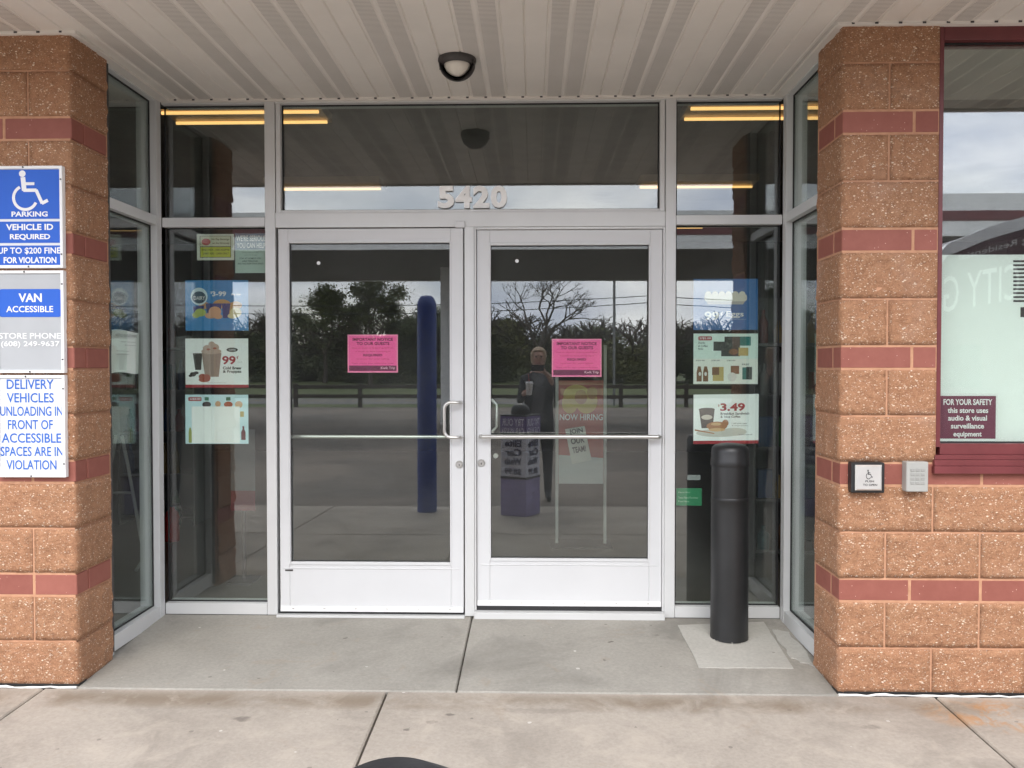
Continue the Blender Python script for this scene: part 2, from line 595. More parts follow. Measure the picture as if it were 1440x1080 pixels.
entry = struct('entrance_floor', MB().add([(-1.8, -.95, -.02), (1.8, -.95, -.02), (1.8, .02, .02), (-1.8, .02, .02)], [(0, 1, 2, 3)]), M_JOINT)
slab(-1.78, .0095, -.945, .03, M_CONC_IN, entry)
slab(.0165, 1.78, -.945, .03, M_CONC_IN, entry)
# pale repair patch round the bollard, with a ragged smear beside it
pm = MB()
def ragged(pts, amp, seed):
    rnd = random.Random(seed)
    out = []
    for (ax, ay), (bx, by) in zip(pts, pts[1:] + pts[:1]):
        for i in range(7):
            t = i / 7
            out.append((ax + (bx - ax) * t + rnd.uniform(-amp, amp), ay + (by - ay) * t + rnd.uniform(-amp, amp)))
    return out
def patch(pts, lift, amp, seed):
    rp_ = ragged(pts, amp, seed)
    n_ = len(rp_)
    top = [(x, y, zg(y) + lift) for x, y in rp_]
    bot = [(x, y, zg(y) - .01) for x, y in rp_]
    pm.add(top + bot, [tuple(range(n_))] + [(i, n_ + i, n_ + (i + 1) % n_, (i + 1) % n_) for i in range(n_)])
patch([(1.135, -.67), (1.575, -.665), (1.605, -.06), (1.13, -.115)], .004, .004, 3)
patch([(1.60, -.55), (1.695, -.66), (1.70, -.22), (1.625, -.16)], .0035, .012, 5)
pm.build('repair_patch', M_PATCH, entry)
fl = pm  # (patch kept as one part of the floor)

asph = NT('asphalt_lot')
_p = asph.pos()
_c = asph.ramp(asph.noise(.35, 6, .6, vec=_p, dist=.6), [(.35, (.12, .100, .082)), (.65, (.27, .215, .17))])
_c = asph.mix(.3, _c, asph.ramp(asph.noise(30, 4, .7, vec=_p), [(.3, (.08, .075, .07)), (.7, (.22, .2, .18))]))
asph.color(_c)
asph.b.inputs['Roughness'].default_value = .85
M_ASPH = asph.m
lot = MB()
ys = [-4.4, -8, -14, -22, -33.2]
for a_, b_ in zip(ys, ys[1:]):
    lot.add([(-60, b_, zg(b_)), (60, b_, zg(b_)), (60, a_, zg(a_)), (-60, a_, zg(a_))], [(0, 1, 2, 3)])
struct('parking_lot', lot, M_ASPH)
gs = NT('grass')
_p = gs.pos()
gs.color(gs.ramp(gs.noise(1.2, 6, .7, vec=_p), [(.3, (.05, .075, .022)), (.7, (.13, .15, .05))]))
gs.b.inputs['Roughness'].default_value = .9
M_GRASS = gs.m
gm = MB()
for (ya, za), (yb, zb) in zip([(-33.2, -.45), (-37.5, -.5), (-47.2, -.6), (-62, -.25), (-110, .3)], [(-37.5, -.5), (-38, -.52), (-62, -.25), (-110, .3), (-600, .5)]):
    gm.add([(-600, yb, zb), (600, yb, zb), (600, ya, za), (-600, ya, za)], [(0, 1, 2, 3)])
struct('grass_verge', gm, M_GRASS)
M_ROAD = plain('road_asphalt', (.16, .155, .15), .85, 0, .15, 1)
road = struct('road', MB().add([(-600, -47.2, -.592), (600, -47.2, -.592), (600, -38, -.512), (-600, -38, -.512)], [(0, 1, 2, 3)]), M_ROAD)
MB().add([(-600, -42.7, -.545), (600, -42.7, -.545), (600, -42.5, -.545), (-600, -42.5, -.545)], [(0, 1, 2, 3)]).build('lane_line', plain('road_yellow', (.5, .36, .05), .7), road)
# the ground beneath and behind everything
gnd = struct('ground', MB().add([(-600, -600, -1.2), (600, -600, -1.2), (600, 600, -1.2), (-600, 600, -1.2)], [(0, 1, 2, 3)]), M_GRASS)

# ------------------------------------------------------------------ masonry walls
def rock(w_, d_, h_, side, seed):
    """split-face block: front at y=0 facing -y, x 0..w, z 0..h; side -1/+1 adds a split return on that end"""
    path = []
    nx = max(6, int(w_ / .021))
    for i in range(nx + 1):
        path.append((w_ * i / nx, 0.0, 0.0, -1.0))
    if side:
        ny = int(d_ / .024)
        ex = 0.0 if side < 0 else w_
        ret = [(ex, d_ * i / ny, float(side), 0.0) for i in range(1, ny + 1)]
        k = .7071
        if side < 0:
            path[0] = (0, 0, -k, -k)
            path = ret[::-1] + path
        else:
            path[-1] = (w_, 0, k, -k)
            path = path + ret
    nz = max(4, int(h_ / .021))
    n_ = len(path)
    rows = []
    for j in range(-1, nz + 2):
        row = []
        for i, (x, y, ax, ay) in enumerate(path):
            zz = h_ * min(max(j, 0), nz) / nz
            q = Vector((x * 9 + seed * 7.3, y * 9 + seed * 3.1, zz * 9 + seed * 1.7))
            dsp = .005 + .007 * noise.fractal(q * 1.6, .8, 2.1, 4) + .004 * noise.noise(q * 6.5)
            edge = min(j, nz - j) / 1.0
            e2 = 1.0
            if (i == 0 and side >= 0) or (i == n_ - 1 and side <= 0):
                e2 = 0.0
            if edge <= 0:
                dsp = .002 + .003 * noise.noise(q * 3)
            if e2 == 0:
                dsp = .001
            if side and abs(ax) > .1 and abs(ay) > .1:
                dsp += .002 + .010 * noise.noise(q * 1.9)
            if j in (-1, nz + 1):
                dsp = -.04
            row.append((x + ax * dsp, y + ay * dsp, zz + (.0015 * noise.noise(q * 4) if 0 < j < nz else 0)))
        rows.append(row)
    m = MB()
    vs_ = [p for r_ in rows for p in r_]
    fs_ = []
    for j in range(len(rows) - 1):
        for i in range(n_ - 1):
            fs_.append((j * n_ + i, j * n_ + i + 1, (j + 1) * n_ + i + 1, (j + 1) * n_ + i))
    m.add(vs_, fs_)
    # returns at the plain ends
    for i, flip in ((0, True), (n_ - 1, False)):
        x, y, ax, ay = path[i]
        if abs(ay) > .9:
            o = len(m.v)
            back = [(x, .05, r_[i][2]) for r_ in rows]
            m.v += back
            for j in range(len(rows) - 1):
                q = (j * n_ + i, (j + 1) * n_ + i, o + j + 1, o + j)
                m.f.append(q if not flip else q[::-1])
    me = bpy.data.meshes.new('block')
    me.from_pydata(m.v, [], m.f)
    me.update()
    me.materials.append(M_BLOCK)
    for p in me.polygons:
        p.use_smooth = True
    return me
ROCKS = {}
def rock_mesh(w_, h_, side, var):
    key = (round(w_, 3), side, var)
    if key not in ROCKS:
        ROCKS[key] = rock(w_, .30, h_, side, len(ROCKS) + 1)
    return ROCKS[key]
BRK = {}
def brick_mesh(dx, dy, dz):
    key = (round(dx, 3), round(dy, 3), round(dz, 3))
    if key not in BRK:
        m = MB().box(0, dx, 0, dy, 0, dz, .003)
        me = bpy.data.meshes.new('brick')
        me.from_pydata(m.v, [], m.f)
        me.update()
        me.materials.append(M_BRICK)
        BRK[key] = me
    return BRK[key]
COURSES = []
z_ = 0.0
for k_ in ['F', 'S', 'b5', 'S', 'F', 'b4', 'F', 'S', 'b3', 'S', 'F', 'b2', 'F', 'S', 'b1', 'S', 'F']:
    h_ = .1016 if k_[0] == 'b' else .2032
    COURSES.append((k_, z_, h_))
    z_ += h_
J = .0098
WIN_L, WIN_Z0, WIN_Z1 = 2.106, .974, 2.93
def build_wall(s, label):
    """s=+1: wall right of the entrance, s=-1: left of it. XI is its inner face"""
    t = thing('masonry_wall', label, 'wall', (s * 2.2, -.8, 0))
    XI = 1.69
    for ci, (k_, z0, h_) in enumerate(COURSES):
        xend = 5.3
        if s > 0 and z0 >= 1.0:
            xend = 2.104
        if k_[0] == 'b':
            first = 1.995 if (s > 0 or k_ in ('b1', 'b2', 'b3')) else 1.885
            step = .305
        else:
            first = 2.09 if k_ == 'F' else 1.888
            step = .4064
        if s < 0 and k_[0] != 'b':
            first += -.003
        edges = [XI, first]
        while edges[-1] + step < xend - .02:
            edges.append(edges[-1] + step)
        if edges[-1] < xend - .06:
            edges.append(xend)
        elif s > 0 and z0 >= 1.0:
            edges[-1] = xend
        for i, (e0, e1) in enumerate(zip(edges, edges[1:])):
            a0 = e0 if i == 0 else e0 + J / 2
            a1 = e1 - J / 2
            x0, x1 = (a0, a1) if s > 0 else (-a1, -a0)
            if k_[0] == 'b':
                link('brick', brick_mesh(x1 - x0, .0935, h_ - J), None, t, origin=(x0, -D, z0 + J / 2))
                if i == 0:
                    dx = .0935
                    link('brick', brick_mesh(dx, .195, h_ - J), None, t, origin=((XI if s > 0 else -XI - dx), -D + .1035, z0 + J / 2))
            else:
                var = (ci * 3 + i * 5) % (4 if i else 7)
                link('block', rock_mesh(x1 - x0, h_ - J, (-s if i == 0 else 0), var), None, t, origin=(x0, -D, z0 + J / 2))
    # mortar core behind the faces
    cy0, cy1 = -D + .0015, -.61
    c = MB()
    if s > 0:
        c.box(XI + .0015, 8, cy0, cy1, -.06, WIN_Z0 - .004)
        c.box(XI + .0015, 2.101, cy0, cy1, WIN_Z0 - .004, 3.0)
        c.box(4.9, 8, cy0, cy1, WIN_Z0 - .004, 3.0)
    else:
        c.box(-8, -XI - .007, cy0, cy1, -.06, 3.0)
    c.build('mortar', M_MORTAR, t)
    # black joint at the foot and a ragged bead of white caulk
    x0, x1 = (XI - .006, 5.3) if s > 0 else (-5.3, -XI + .006)
    box('base_joint', M_GASKET, t, x0, x1, -D - .004, -D + .06, -.03, .011, 0)
    rnd = random.Random(11)
    pts, rad = [], []
    n_ = 90
    for i in range(n_):
        x = x0 + (x1 - x0) * i / (n_ - 1)
        pts.append((x, -D - .016 - rnd.uniform(0, .008), zg(-.95) + .002 + rnd.uniform(-.003, .002)))
        rad.append(rnd.uniform(.003, .007) if noise.noise(Vector((x * 3, 0, 0))) > -.35 else .0025)
    MB().tube(pts, rad, 6).build('caulk_bead', M_CAULK, t)
    return t
wall_l = build_wall(-1, 'tan split-face block wall with red brick bands, carrying the stacked parking signs')
wall_r = build_wall(1, 'tan split-face block pillar with red brick bands, between entrance and maroon framed window')

# ------------------------------------------------------------------ soffit
M_FASCIA = plain('fascia_white', (.55, .53, .5), .5)
soff = struct('soffit', MB().box(-8, 8, -2.02, .2, ZC + .03, ZC + .05), M_SOFFIT)
def prof_panel(y1):
    m = MB()
    P_ = .4033
    g_ = .0075
    # profile from -P/2 .. P/2, grooves at seams, at +-.1008 and beside the vents
    xs_ = [(-P_ / 2, g_), (-P_ / 2 + .006, 0), (-.107, 0), (-.1015, g_ * .7), (-.096, 0), (-.012, 0), (-.004, -.003), (.004, -.003), (.012, 0), (.096, 0), (.1015, g_ * .7), (.107, 0), (P_ / 2 - .006, 0), (P_ / 2, g_)]
    vs_ = [(x, y, ZC + z) for x, z in xs_ for y in (-2.02, y1)]
    fs_ = [(2 * i, 2 * i + 1, 2 * i + 3, 2 * i + 2) for i in range(len(xs_) - 1)]
    m.add(vs_, fs_)
    me = bpy.data.meshes.new('soffit_panel')
    me.from_pydata(m.v, [], m.f)
    me.materials.append(M_SOFFIT)
    v = MB()
    for a_, b_ in ((-.086, -.014), (.014, .086)):
        v.add([(a_, -2.02, ZC - .0012), (b_, -2.02, ZC - .0012), (b_, y1 - .006, ZC - .0012), (a_, y1 - .006, ZC - .0012)], [(0, 3, 2, 1)])
    mv = bpy.data.meshes.new('vent_strip')
    mv.from_pydata(v.v, [], v.f)
    mv.materials.append(M_VENT)
    return me, mv
pl, ps = prof_panel(.04), prof_panel(-.90)
for k in range(-17, 19):
    x = .1115 + .4033 * k
    a_, b_ = pl if abs(x) < 1.80 else ps
    o = link('soffit_panel', a_, None, soff, origin=(x, 0, 0))
    link('vent_strip', b_, None, o, origin=(x, 0, 0))
# trim channel with notches along the wall lines
def jtrim(x0, x1, y0, y1, name='trim_channel'):
    box(name, M_SOFFIT, soff, x0, x1, y0, y1, ZC - .012, ZC + .004, .001)
jtrim(-1.71, 1.71, -.022, .02)
jtrim(-8, -1.7155, -D - .024, -D + .01)
jtrim(1.7155, 2.106, -D - .024, -D + .01)
jtrim(2.1065, 6, -D - .024, -D + .01)
jtrim(-1.715, -1.655, -.955, -.022)
jtrim(1.655, 1.715, -.955, -.022)
nm = MB()
k = -1.62
while k < 1.66:
    nm.box(k - .007, k + .007, -.0245, -.018, ZC - .0085, ZC - .001)
    k += .1008
k = 1.72
while k < 4:
    nm.box(k - .007, k + .007, -D - .0265, -D - .02, ZC - .0085, ZC - .001)
    nm.box(-k - .007, -k + .007, -D - .0265, -D - .02, ZC - .0085, ZC - .001)
    k += .1008
nm.build('trim_notches', M_DARK, soff)
box('fascia', M_FASCIA, soff, -8, 8, -2.06, -2.022, ZC - .012, 3.28, .003)

# round bulkhead light with an eyelid hood
lt = thing('bulkhead_light', 'round dark bronze eyelid light fixed to the ribbed soffit above the doors', 'light', (-.012, -.575, ZC))
c0 = (-.012, -.575, ZC)
MB().lathe([(.060, .004), (.090, .002), (.092, -.012), (.086, -.026), (.074, -.034), (.066, -.030)], c0, 40).build('base_ring', M_DARK, lt, True)
lens = MB()
def dome(m, r, hgt, a0, a1, c, n=24, k=9, thick=0):
    vs_, fs_ = [], []
    for i in range(k + 1):
        t = math.pi / 2 * i / k
        for j in range(n + 1):
            q = a0 + (a1 - a0) * j / n
            vs_.append((c[0] + r * math.cos(t) * math.cos(q), c[1] + r * math.cos(t) * math.sin(q), c[2] - .022 - hgt * math.sin(t)))
    for i in range(k):
        for j in range(n):
            fs_.append((i * (n + 1) + j, i * (n + 1) + j + 1, (i + 1) * (n + 1) + j + 1, (i + 1) * (n + 1) + j))
    m.add(vs_, fs_)
dome(lens, .064, .060, 0, 2 * math.pi, c0, 32)
lens.build('lens', plain('frosted_lens', (.72, .68, .60), .35, 0, .08, 30), lt, True)
hood = MB()
dome(hood, .088, .082, math.pi * -.12, math.pi * 1.12, c0, 28)
dome(hood, .080, .074, math.pi * -.12, math.pi * 1.12, c0, 28)
hood.build('hood', M_DARK, lt, True)
for sx in (-1, 1):
    MB().lathe([(.005, 0), (.005, -.016), (.003, -.018)], (c0[0] + sx * .085, c0[1] - .04 * sx, c0[2] - .02), 10).build('screw', M_DARK, lt)

# ------------------------------------------------------------------ storefront frame
sf = thing('storefront_frame', 'clear aluminium storefront frame with sidelights and transom round the double doors', 'storefront', (0, 0, .044))
GY = .045
def pane(parent, x0, x1, z0, z1, y=GY, mat=M_GLASS):
    o = box('glass_pane', mat, parent, x0, x1, y, y + .006, z0, z1, 0)
    gk = MB()
    t_ = .007
    for q in ((x0, x0 + t_, z0, z1), (x1 - t_, x1, z0, z1), (x0 + t_, x1 - t_, z0, z0 + t_), (x0 + t_, x1 - t_, z1 - t_, z1)):
        gk.box(q[0], q[1], y - .007, y - .0005, q[2], q[3])
    gk.build('gasket', M_GASKET, parent)
    return o
def bar(name, *b):
    return box(name, M_ALU, sf, *b)
ZS, ZT, RB, RT = .046, .108, 2.2104, 2.2619
for s in (-1, 1):
    xa, xb = sorted((s * 1.1335, s * 1.0765))
    bar('jamb', xa, xb, 0, .112, ZS, 2.93)
    xa, xb = sorted((s * 1.711, s * 1.1355))
    bar('sill', xa, xb, .002, .110, ZS, ZT)
    bar('rail', xa, xb, .002, .110, RB, RT)
    bar('head', xa, xb, .002, .110, 2.888, 2.94)
    pane(sf, xa + .002, xb - .002, ZT, RB)
    pane(sf, xa + .002, xb - .002, RT, 2.888)
    # side return: frame in the plane X = +-1.71
    xa, xb = sorted((s * 1.711, s * 1.823))
    bar('corner_post', xa, xb, -.052, .112, ZS, 2.93) if False else None
    bar('return_post', xa, xb, -.060, -.003, ZS - .01, 2.93)
    bar('return_post', xa, xb, -.622, -.566, ZS - .04, 2.93)
    m_ = MB()
    for (z0, z1, nme) in ((ZS, ZT, 'return_sill'), (RB, RT, 'return_rail'), (2.888, 2.94, 'return_head')):
        bar(nme, xa + .002, xb - .002, -.5655, -.0605, z0 - (.018 if nme == 'return_sill' else 0), z1)
    gx = s * 1.756
    for (z0, z1) in ((ZT, RB), (RT, 2.888)):
        box('glass_pane', M_GLASS, sf, gx - .003, gx + .003, -.5655, -.0605, z0, z1, 0)
        gk = MB()
        xi = sorted((gx - s * .0035, gx - s * .010))
        for q in ((-.5655, -.5585, z0, z1), (-.0675, -.0605, z0, z1), (-.5585, -.0675, z0, z0 + .007), (-.5585, -.0675, z1 - .007, z1)):
            gk.box(xi[0], xi[1], q[0], q[1], q[2], q[3])
        gk.build('gasket', M_GASKET, sf)
    # dark sealant line under the sills
    xa, xb = sorted((s * 1.711, s * 1.08))
    box('sealant', M_GASKET, sf, xa, xb, .004, .03, .034, ZS, 0)
bar('mullion', -.0266, .0266, 0, .112, ZS, 2.2030)
bar('transom_bar', -1.0755, 1.0755, .001, .111, 2.2035, 2.285)
bar('head', -1.0755, 1.0755, .002, .110, 2.888, 2.94)
for s in (-1, 1):
    xa, xb = sorted((s * 1.0725, s * 1.047))
    bar('glazing_stop', xa, xb, .006, .05, 2.2855, 2.888)
bar('glazing_stop', -1.0465, 1.0465, .006, .05, 2.2855, 2.300)
pane(sf, -1.0465, 1.0465, 2.300, 2.888)
bar('threshold', -1.0755, -.027, -.030, .09, .036, .053)
bar('threshold', .027, 1.0755, -.034, .09, .036, .076)
box('threshold_gap', M_GASKET, sf, -1.07, -.03, .004, .05, .0535, .066, 0)
box('threshold_gap', M_GASKET, sf, .03, 1.07, .016, .08, .0765, .099, 0)
# jamb lip seen beside the recessed right leaf
for xa, xb in ((.0275, .0375), (1.0655, 1.0755)):
    bar('door_stop', xa, xb, .006, .10, .078, 2.2025)
bar('door_stop', .038, 1.065, .006, .10, 2.190, 2.2025)

# house number
hn = thing('house_number', 'white raised numerals 5420 on the transom glass', 'number', (.02, .04, 2.3))
n0, n1 = at(616, 293.5, .04), at(713.5, 261.5, .04)
wd = (n1.x - n0.x)
for i, chx in enumerate('5420'):
    m = MB()
    f_ = frame((n0.x + wd * (i * .2535), .040, n0.z), (wd * .2365, 0, 0), (0, 0, n1.z - n0.z))
    m.text(chx, f_, 0, 0, 1, 1, .042)
    n_v, n_f = len(m.v), list(m.f)
    # thicken the figure
    cnt = {}
    for fa in n_f:
        for p_, q_ in zip(fa, fa[1:] + fa[:1]):
            cnt[(p_, q_)] = 1
    back = [(x, y + .003, z) for x, y, z in m.v]
    frnt = [(x, y - .012, z) for x, y, z in m.v]
    mm = MB()
    mm.v = frnt + back
    mm.f = [tuple(fa) for fa in n_f] + [tuple(v + n_v for v in fa[::-1]) for fa in n_f]
    for (p_, q_) in cnt:
        if (q_, p_) not in cnt:
            mm.f.append((q_, p_, p_ + n_v, q_ + n_v))
    mm.build('digit', plain('number_white', (.92, .92, .90), .4), hn)

# ------------------------------------------------------------------ doors
def door(label, x0, x1, y0, z0, z1, gx0, gx1, gz0, gz1, left):
    t = thing('entrance_door', label, 'door', ((x0 + x1) / 2, y0, z0))
    th = .044
    P = lambda n_, *b, m=M_DOOR, bv=.002: box(n_, m, t, *b, bv)
    P('stile', x0, gx0, y0, y0 + th, z0, z1)
    P('stile', gx1, x1, y0, y0 + th, z0, z1)
    P('top_rail', gx0 + .0004, gx1 - .0004, y0 + .0008, y0 + th - .001, gz1, z1)
    P('kick_panel', gx0 + .0004, gx1 - .0004, y0 + .0008, y0 + th - .001, z0, gz0)
    # bead round the glass, and the sweep with its screws
    bd = .012
    for q in ((gx0 - .004, gx0 + .006, gz0 - bd, gz1 + bd), (gx1 - .006, gx1 + .004, gz0 - bd, gz1 + bd)):
        P('glazing_bead', q[0], q[1], y0 - .004, y0 + .03, q[2], q[3])
    for q in ((gx0 + .0065, gx1 - .0065, gz0 - bd, gz0 + .004), (gx0 + .0065, gx1 - .0065, gz1 - .004, gz1 + bd)):
        P('glazing_bead', q[0], q[1], y0 - .004, y0 + .03, q[2], q[3])
    P('kick_plate_rib', x0 + .02, x1 - .02, y0 - .0025, y0 + .002, gz0 - .036, gz0 - .029)
    sw = P('sweep', x0 + .002, x1 - .002, y0 - .009, y0 - .0005, z0 + .001, z0 + .030, m=M_WHITE)
    for i in range(6):
        x = x0 + .075 + (x1 - x0 - .15) * i / 5
        MB().lathe([(.0055, 0), (.0055, .002), (.003, .0035)], (x, y0 - .009, z0 + .021), 10, 'y').build('screw', M_STEEL, sw)
    pane(t, gx0 + .001, gx1 - .001, gz0 + .0002, gz1 - .0002, y0 + .021)
    # cylinder lock
    lx, lz = (at(646, 653, y0).x, at(646, 653, y0).z) if left else (at(677, 651, y0).x, at(677, 651, y0).z)
    lk = MB().lathe([(.021, 0), (.021, .006), (.017, .010), (.015, .010), (.013, .013)], (lx, y0, lz), 24, 'y').build('lock_cylinder', M_STEEL, t, True)
    MB().box(lx - .0022, lx + .0022, y0 - .0145, y0 - .0128, lz - .008, lz + .003).build('keyhole', M_INK, lk)
    return t
def bend(p, q, r, a0, a1, axis_pt, n=6):
    return None
dl = door('left white glass door with a C-shaped pull handle and pink notice', -1.0600, -.0335, .000, .067, 2.1965, -1.006, -.1025, .341, 2.121, True)
e0, e1 = at(671.8, 700, .03).x, at(931.5, 500, .03).x
dr = door('right white glass door crossed by an outside steel push bar', .040, 1.0635, .022, .1000, 2.1885, .1115, .9955, .362, 2.108, False)
# pull handle on the left leaf: a bent C
def cpull(xs_, xo, z0, z1, y0, parent, r=.0095, hand=-1):
    ys_ = y0 - .058
    pts = [(xs_, y0 - .002, z1)]
    pts += [(xs_, y0 - .03, z1)]
    def arc(c, p, q, n=6):
        out = []
        for i in range(n + 1):
            t = math.pi / 2 * i / n
            out.append(tuple(c[k] + p[k] * math.cos(t) + q[k] * math.sin(t) for k in range(3)))
        return out
    rr = .024
    dxs = (xo - xs_)
    sg = 1 if dxs > 0 else -1
    pts += arc((xs_ + sg * rr, y0 - .034, z1), (-sg * rr, 0, 0), (0, -rr, 0))
    pts += arc((xo - sg * .035, ys_, z1 - .035), (0, 0, .035), (sg * .035, 0, 0))
    pts += arc((xo - sg * .035, ys_, z0 + .035), (sg * .035, 0, 0), (0, 0, -.035))
    pts += arc((xs_ + sg * rr, y0 - .034, z0), (0, -rr, 0), (-sg * rr, 0, 0))
    pts += [(xs_, y0 - .03, z0), (xs_, y0 - .002, z0)]
    return MB().tube(pts, r, 12).build('pull_handle', M_STEEL, parent, True)
a0, a1 = at(647, 566, -.05), at(625, 615, -.05)
cpull(a0.x, a1.x, a1.z, a0.z, 0.0, dl)
# inside push bar of the left leaf, seen through the glass
b0 = at(411, 614, .10)
MB().tube([(-1.02, .046, b0.z), (-1.02, .095, b0.z), (-1.0, .10, b0.z), (-.10, .10, b0.z), (-.08, .095, b0.z), (-.08, .046, b0.z)], .0105, 12).build('push_bar', M_STEEL, dl, True)
# outside push bar of the right leaf
b0, b1 = at(676, 614, -.03), at(927, 614, -.03)
MB().tube([(b0.x, .022, b0.z), (b0.x, -.026, b0.z), (b0.x + .006, -.032, b0.z), (b1.x - .006, -.032, b0.z), (b1.x, -.026, b0.z), (b1.x, .022, b0.z)], .0115, 14).build('push_bar', M_STEEL, dr, True)
# inside pull of the right leaf
q0, q1 = at(690, 562, .10), at(698, 608, .10)
MB().tube([(.085, .066, q0.z), (.085, .11, q0.z), (.12, .118, q0.z - .003), (q1.x, .118, q0.z - .03), (q1.x, .118, q1.z + .03), (.12, .118, q1.z + .003), (.085, .11, q1.z), (.085, .066, q1.z)], .009, 12).build('pull_handle', M_STEEL, dr, True)
MB().lathe([(.014, 0), (.014, .03)], (at(697, 641, .07).x, .10, at(697, 641, .07).z), 16, 'y').build('thumb_turn', M_STEEL, dr, True)
MB().lathe([(.006, 0), (.006, .003)], (at(674.5, 563, .022).x, .022, at(674.5, 563, .022).z), 8, 'y').build('screw', M_STEEL, dr)
# pivot on the left leaf, maker's plate on the kick panel
h0, h1 = at(640, 320.5, -.004), at(654, 311, -.004)
box('pivot', M_DOOR, dl, h0.x, h1.x, -.012, -.0005, h0.z, h1.z, .002)
p0, p1 = at(401, 803, -.001), at(412, 800.8, -.001)
box('maker_plate', M_DARK, dl, p0.x, p1.x, -.0015, -.0002, p0.z, p1.z, 0)
for (u, v, y, par) in ((448, 370, .0195, dl), (727, 367, .0415, dr)):
    p = at(u, v, y)
    MB().lathe([(.010, 0), (.010, .0012)], (p.x, y, p.z), 16, 'y').build('sensor_dot', M_WHITE, par)

# ------------------------------------------------------------------ window in the right wall
wnw = thing('shop_window', 'maroon framed shop window with stepped maroon sill beside the block pillar', 'window', (3.5, -D, WIN_Z0))
def wb(n_, *b):
    return box(n_, M_MAROON, wnw, *b, .0015)
WY = -D
wb('frame', WIN_L - .003, WIN_L + .016, WY + .004, WY + .12, 1.083, 2.94)
wb('frame', 4.85, 4.90, WY + .004, WY + .12, 1.083, 2.94)
wb('frame', WIN_L + .0165, 4.849, WY + .006, WY + .118, 2.84, 2.94)
wb('frame', WIN_L + .0165, 4.849, WY + .006, WY + .118, 1.050, 1.098)
wb('sill', WIN_L - .012, 4.92, WY - .012, WY + .118, 1.030, 1.0495)
wb('sill', WIN_L - .018, 4.93, WY - .020, WY + .10, 1.004, 1.0295)
wb('sill', WIN_L - .022, 4.94, WY - .028, WY + .10, WIN_Z0 - .003, 1.0035)
pane(wnw, WIN_L + .017, 4.848, 1.0985, 2.8395, WY + .045, M_GLASSW)

# ------------------------------------------------------------------ printed things
def flat(parent, name, col, polys, fr, rough=.6):
    mn = 'ink_%02x%02x%02x' % tuple(int(255 * min(1, c)) for c in col)
    for i_, p in enumerate(polys):
        mb_ = MB().plate(fr, p)
        mb_.v = [(x, y - i_ * .00004, z) for x, y, z in mb_.v]
        mb_.build(name, plain(mn, col, rough, 0, .04), parent)
def letters(parent, col, rows, fr, bold=.015):
    """rows: (text, u0, v0, u1, v1) in the frame's unit square"""
    mn = 'ink_%02x%02x%02x' % tuple(int(255 * min(1, c)) for c in col)
    for r_ in rows:
        m = MB()
        m.text(r_[0], fr, r_[1], r_[2], r_[3], r_[4], r_[5] if len(r_) > 5 else bold)
        m.build('printed_lettering', plain(mn, col, .6, 0, .04), parent)
WHT = (.80, .80, .79)

# three framed signs on the left pillar
SX1 = at(89.5, 300, -D - .02).x
SX0 = SX1 - .308
def sign_frame(label, v0, v1, face_mat):
    z1, z0 = at(90, v0, -D - .02).z, at(90, v1, -D - .02).z
    t = thing('parking_sign', label, 'sign', ((SX0 + SX1) / 2, -D - .015, z0), 'framed signs stacked on the left pillar')
    yb = -D - .018
    box('backing_plate', face_mat, t, SX0 + .004, SX1 - .004, yb - .004, yb + .014, z0 + .004, z1 - .004, 0)
    for q in ((SX0, SX0 + .013, z0, z1), (SX1 - .013, SX1, z0, z1)):
        box('frame_rail', M_WHITE, t, q[0], q[1], yb - .012, yb + .014, q[2], q[3], .0015)
    for q in ((z0, z0 + .013), (z1 - .013, z1)):
        box('frame_rail', M_WHITE, t, SX0 + .0132, SX1 - .0132, yb - .0115, yb + .014, q[0], q[1], .0015)
    for x, z in (((SX0 + SX1) / 2 - .02, z1 - .006), ((SX0 + SX1) / 2, z0 + .006), (SX1 - .006, z1 - .06), (SX1 - .006, z0 + .06)):
        MB().lathe([(.004, 0), (.004, .002)], (x, yb - .012, z), 8, 'y').build('rivet', M_DARK, t)
    mk = lambda lift: frame((SX0 + .013, yb - .0045 - lift, z0 + .013), (SX1 - SX0 - .026, 0, 0), (0, 0, z1 - z0 - .026))
    return t, mk
M_SIGNW = plain('sign_white', (.68, .69, .70), .35, 0, .02)
M_SIGNG = plain('sign_grey_clear', (.40, .415, .425), .3, 0, .04)
t, mk = sign_frame('blue accessible parking sign with white wheelchair symbol, above the van accessible plate', 233.5, 377, M_SIGNW)
f0_, f1_ = mk(.0006), mk(.0012)
BLU = (.012, .105, .53)
flat(t, 'printed_panel', BLU, [[(.0, .482), (1, .482), (1, .995), (.0, .995)], [(.0, .232), (1, .232), (1, .455), (.0, .455)], [(.0, .0), (1, .0), (1, .205), (.0, .205)]], f0_)
m = MB()
access_symbol(m, f1_, .20, .575, .62, .41)
m.build('wheelchair_symbol', M_WHITE, t)
for tx, u0, v0, u1, v1 in (('PARKING', .225, .505, .80, .56), ('VEHICLE ID', .135, .365, .885, .43), ('REQUIRED', .195, .26, .835, .325), ('UP TO $200 FINE', .0, .11, 1.0, .185), ('FOR VIOLATION', .09, .02, .93, .085)):
    MB().text(tx, f1_, u0, v0, u1, v1, .018 if '$' in tx else .03).build('printed_lettering', M_WHITE, t)
t, mk = sign_frame('grey framed plate with blue van accessible panel and store phone number', 380.5, 524.5, M_SIGNG)
f0_, f1_ = mk(.0006), mk(.0012)
flat(t, 'printed_panel', BLU, [rrect(.0, .55, 1.0, .84, .05, .75)], f0_)
letters(t, WHT, [('VAN', .32, .705, .69, .795, .03), ('ACCESSIBLE', .12, .60, .87, .665), ('STORE PHONE', .0, .325, .985, .385), ('(608) 249-9637', .03, .23, .965, .30)], f1_)
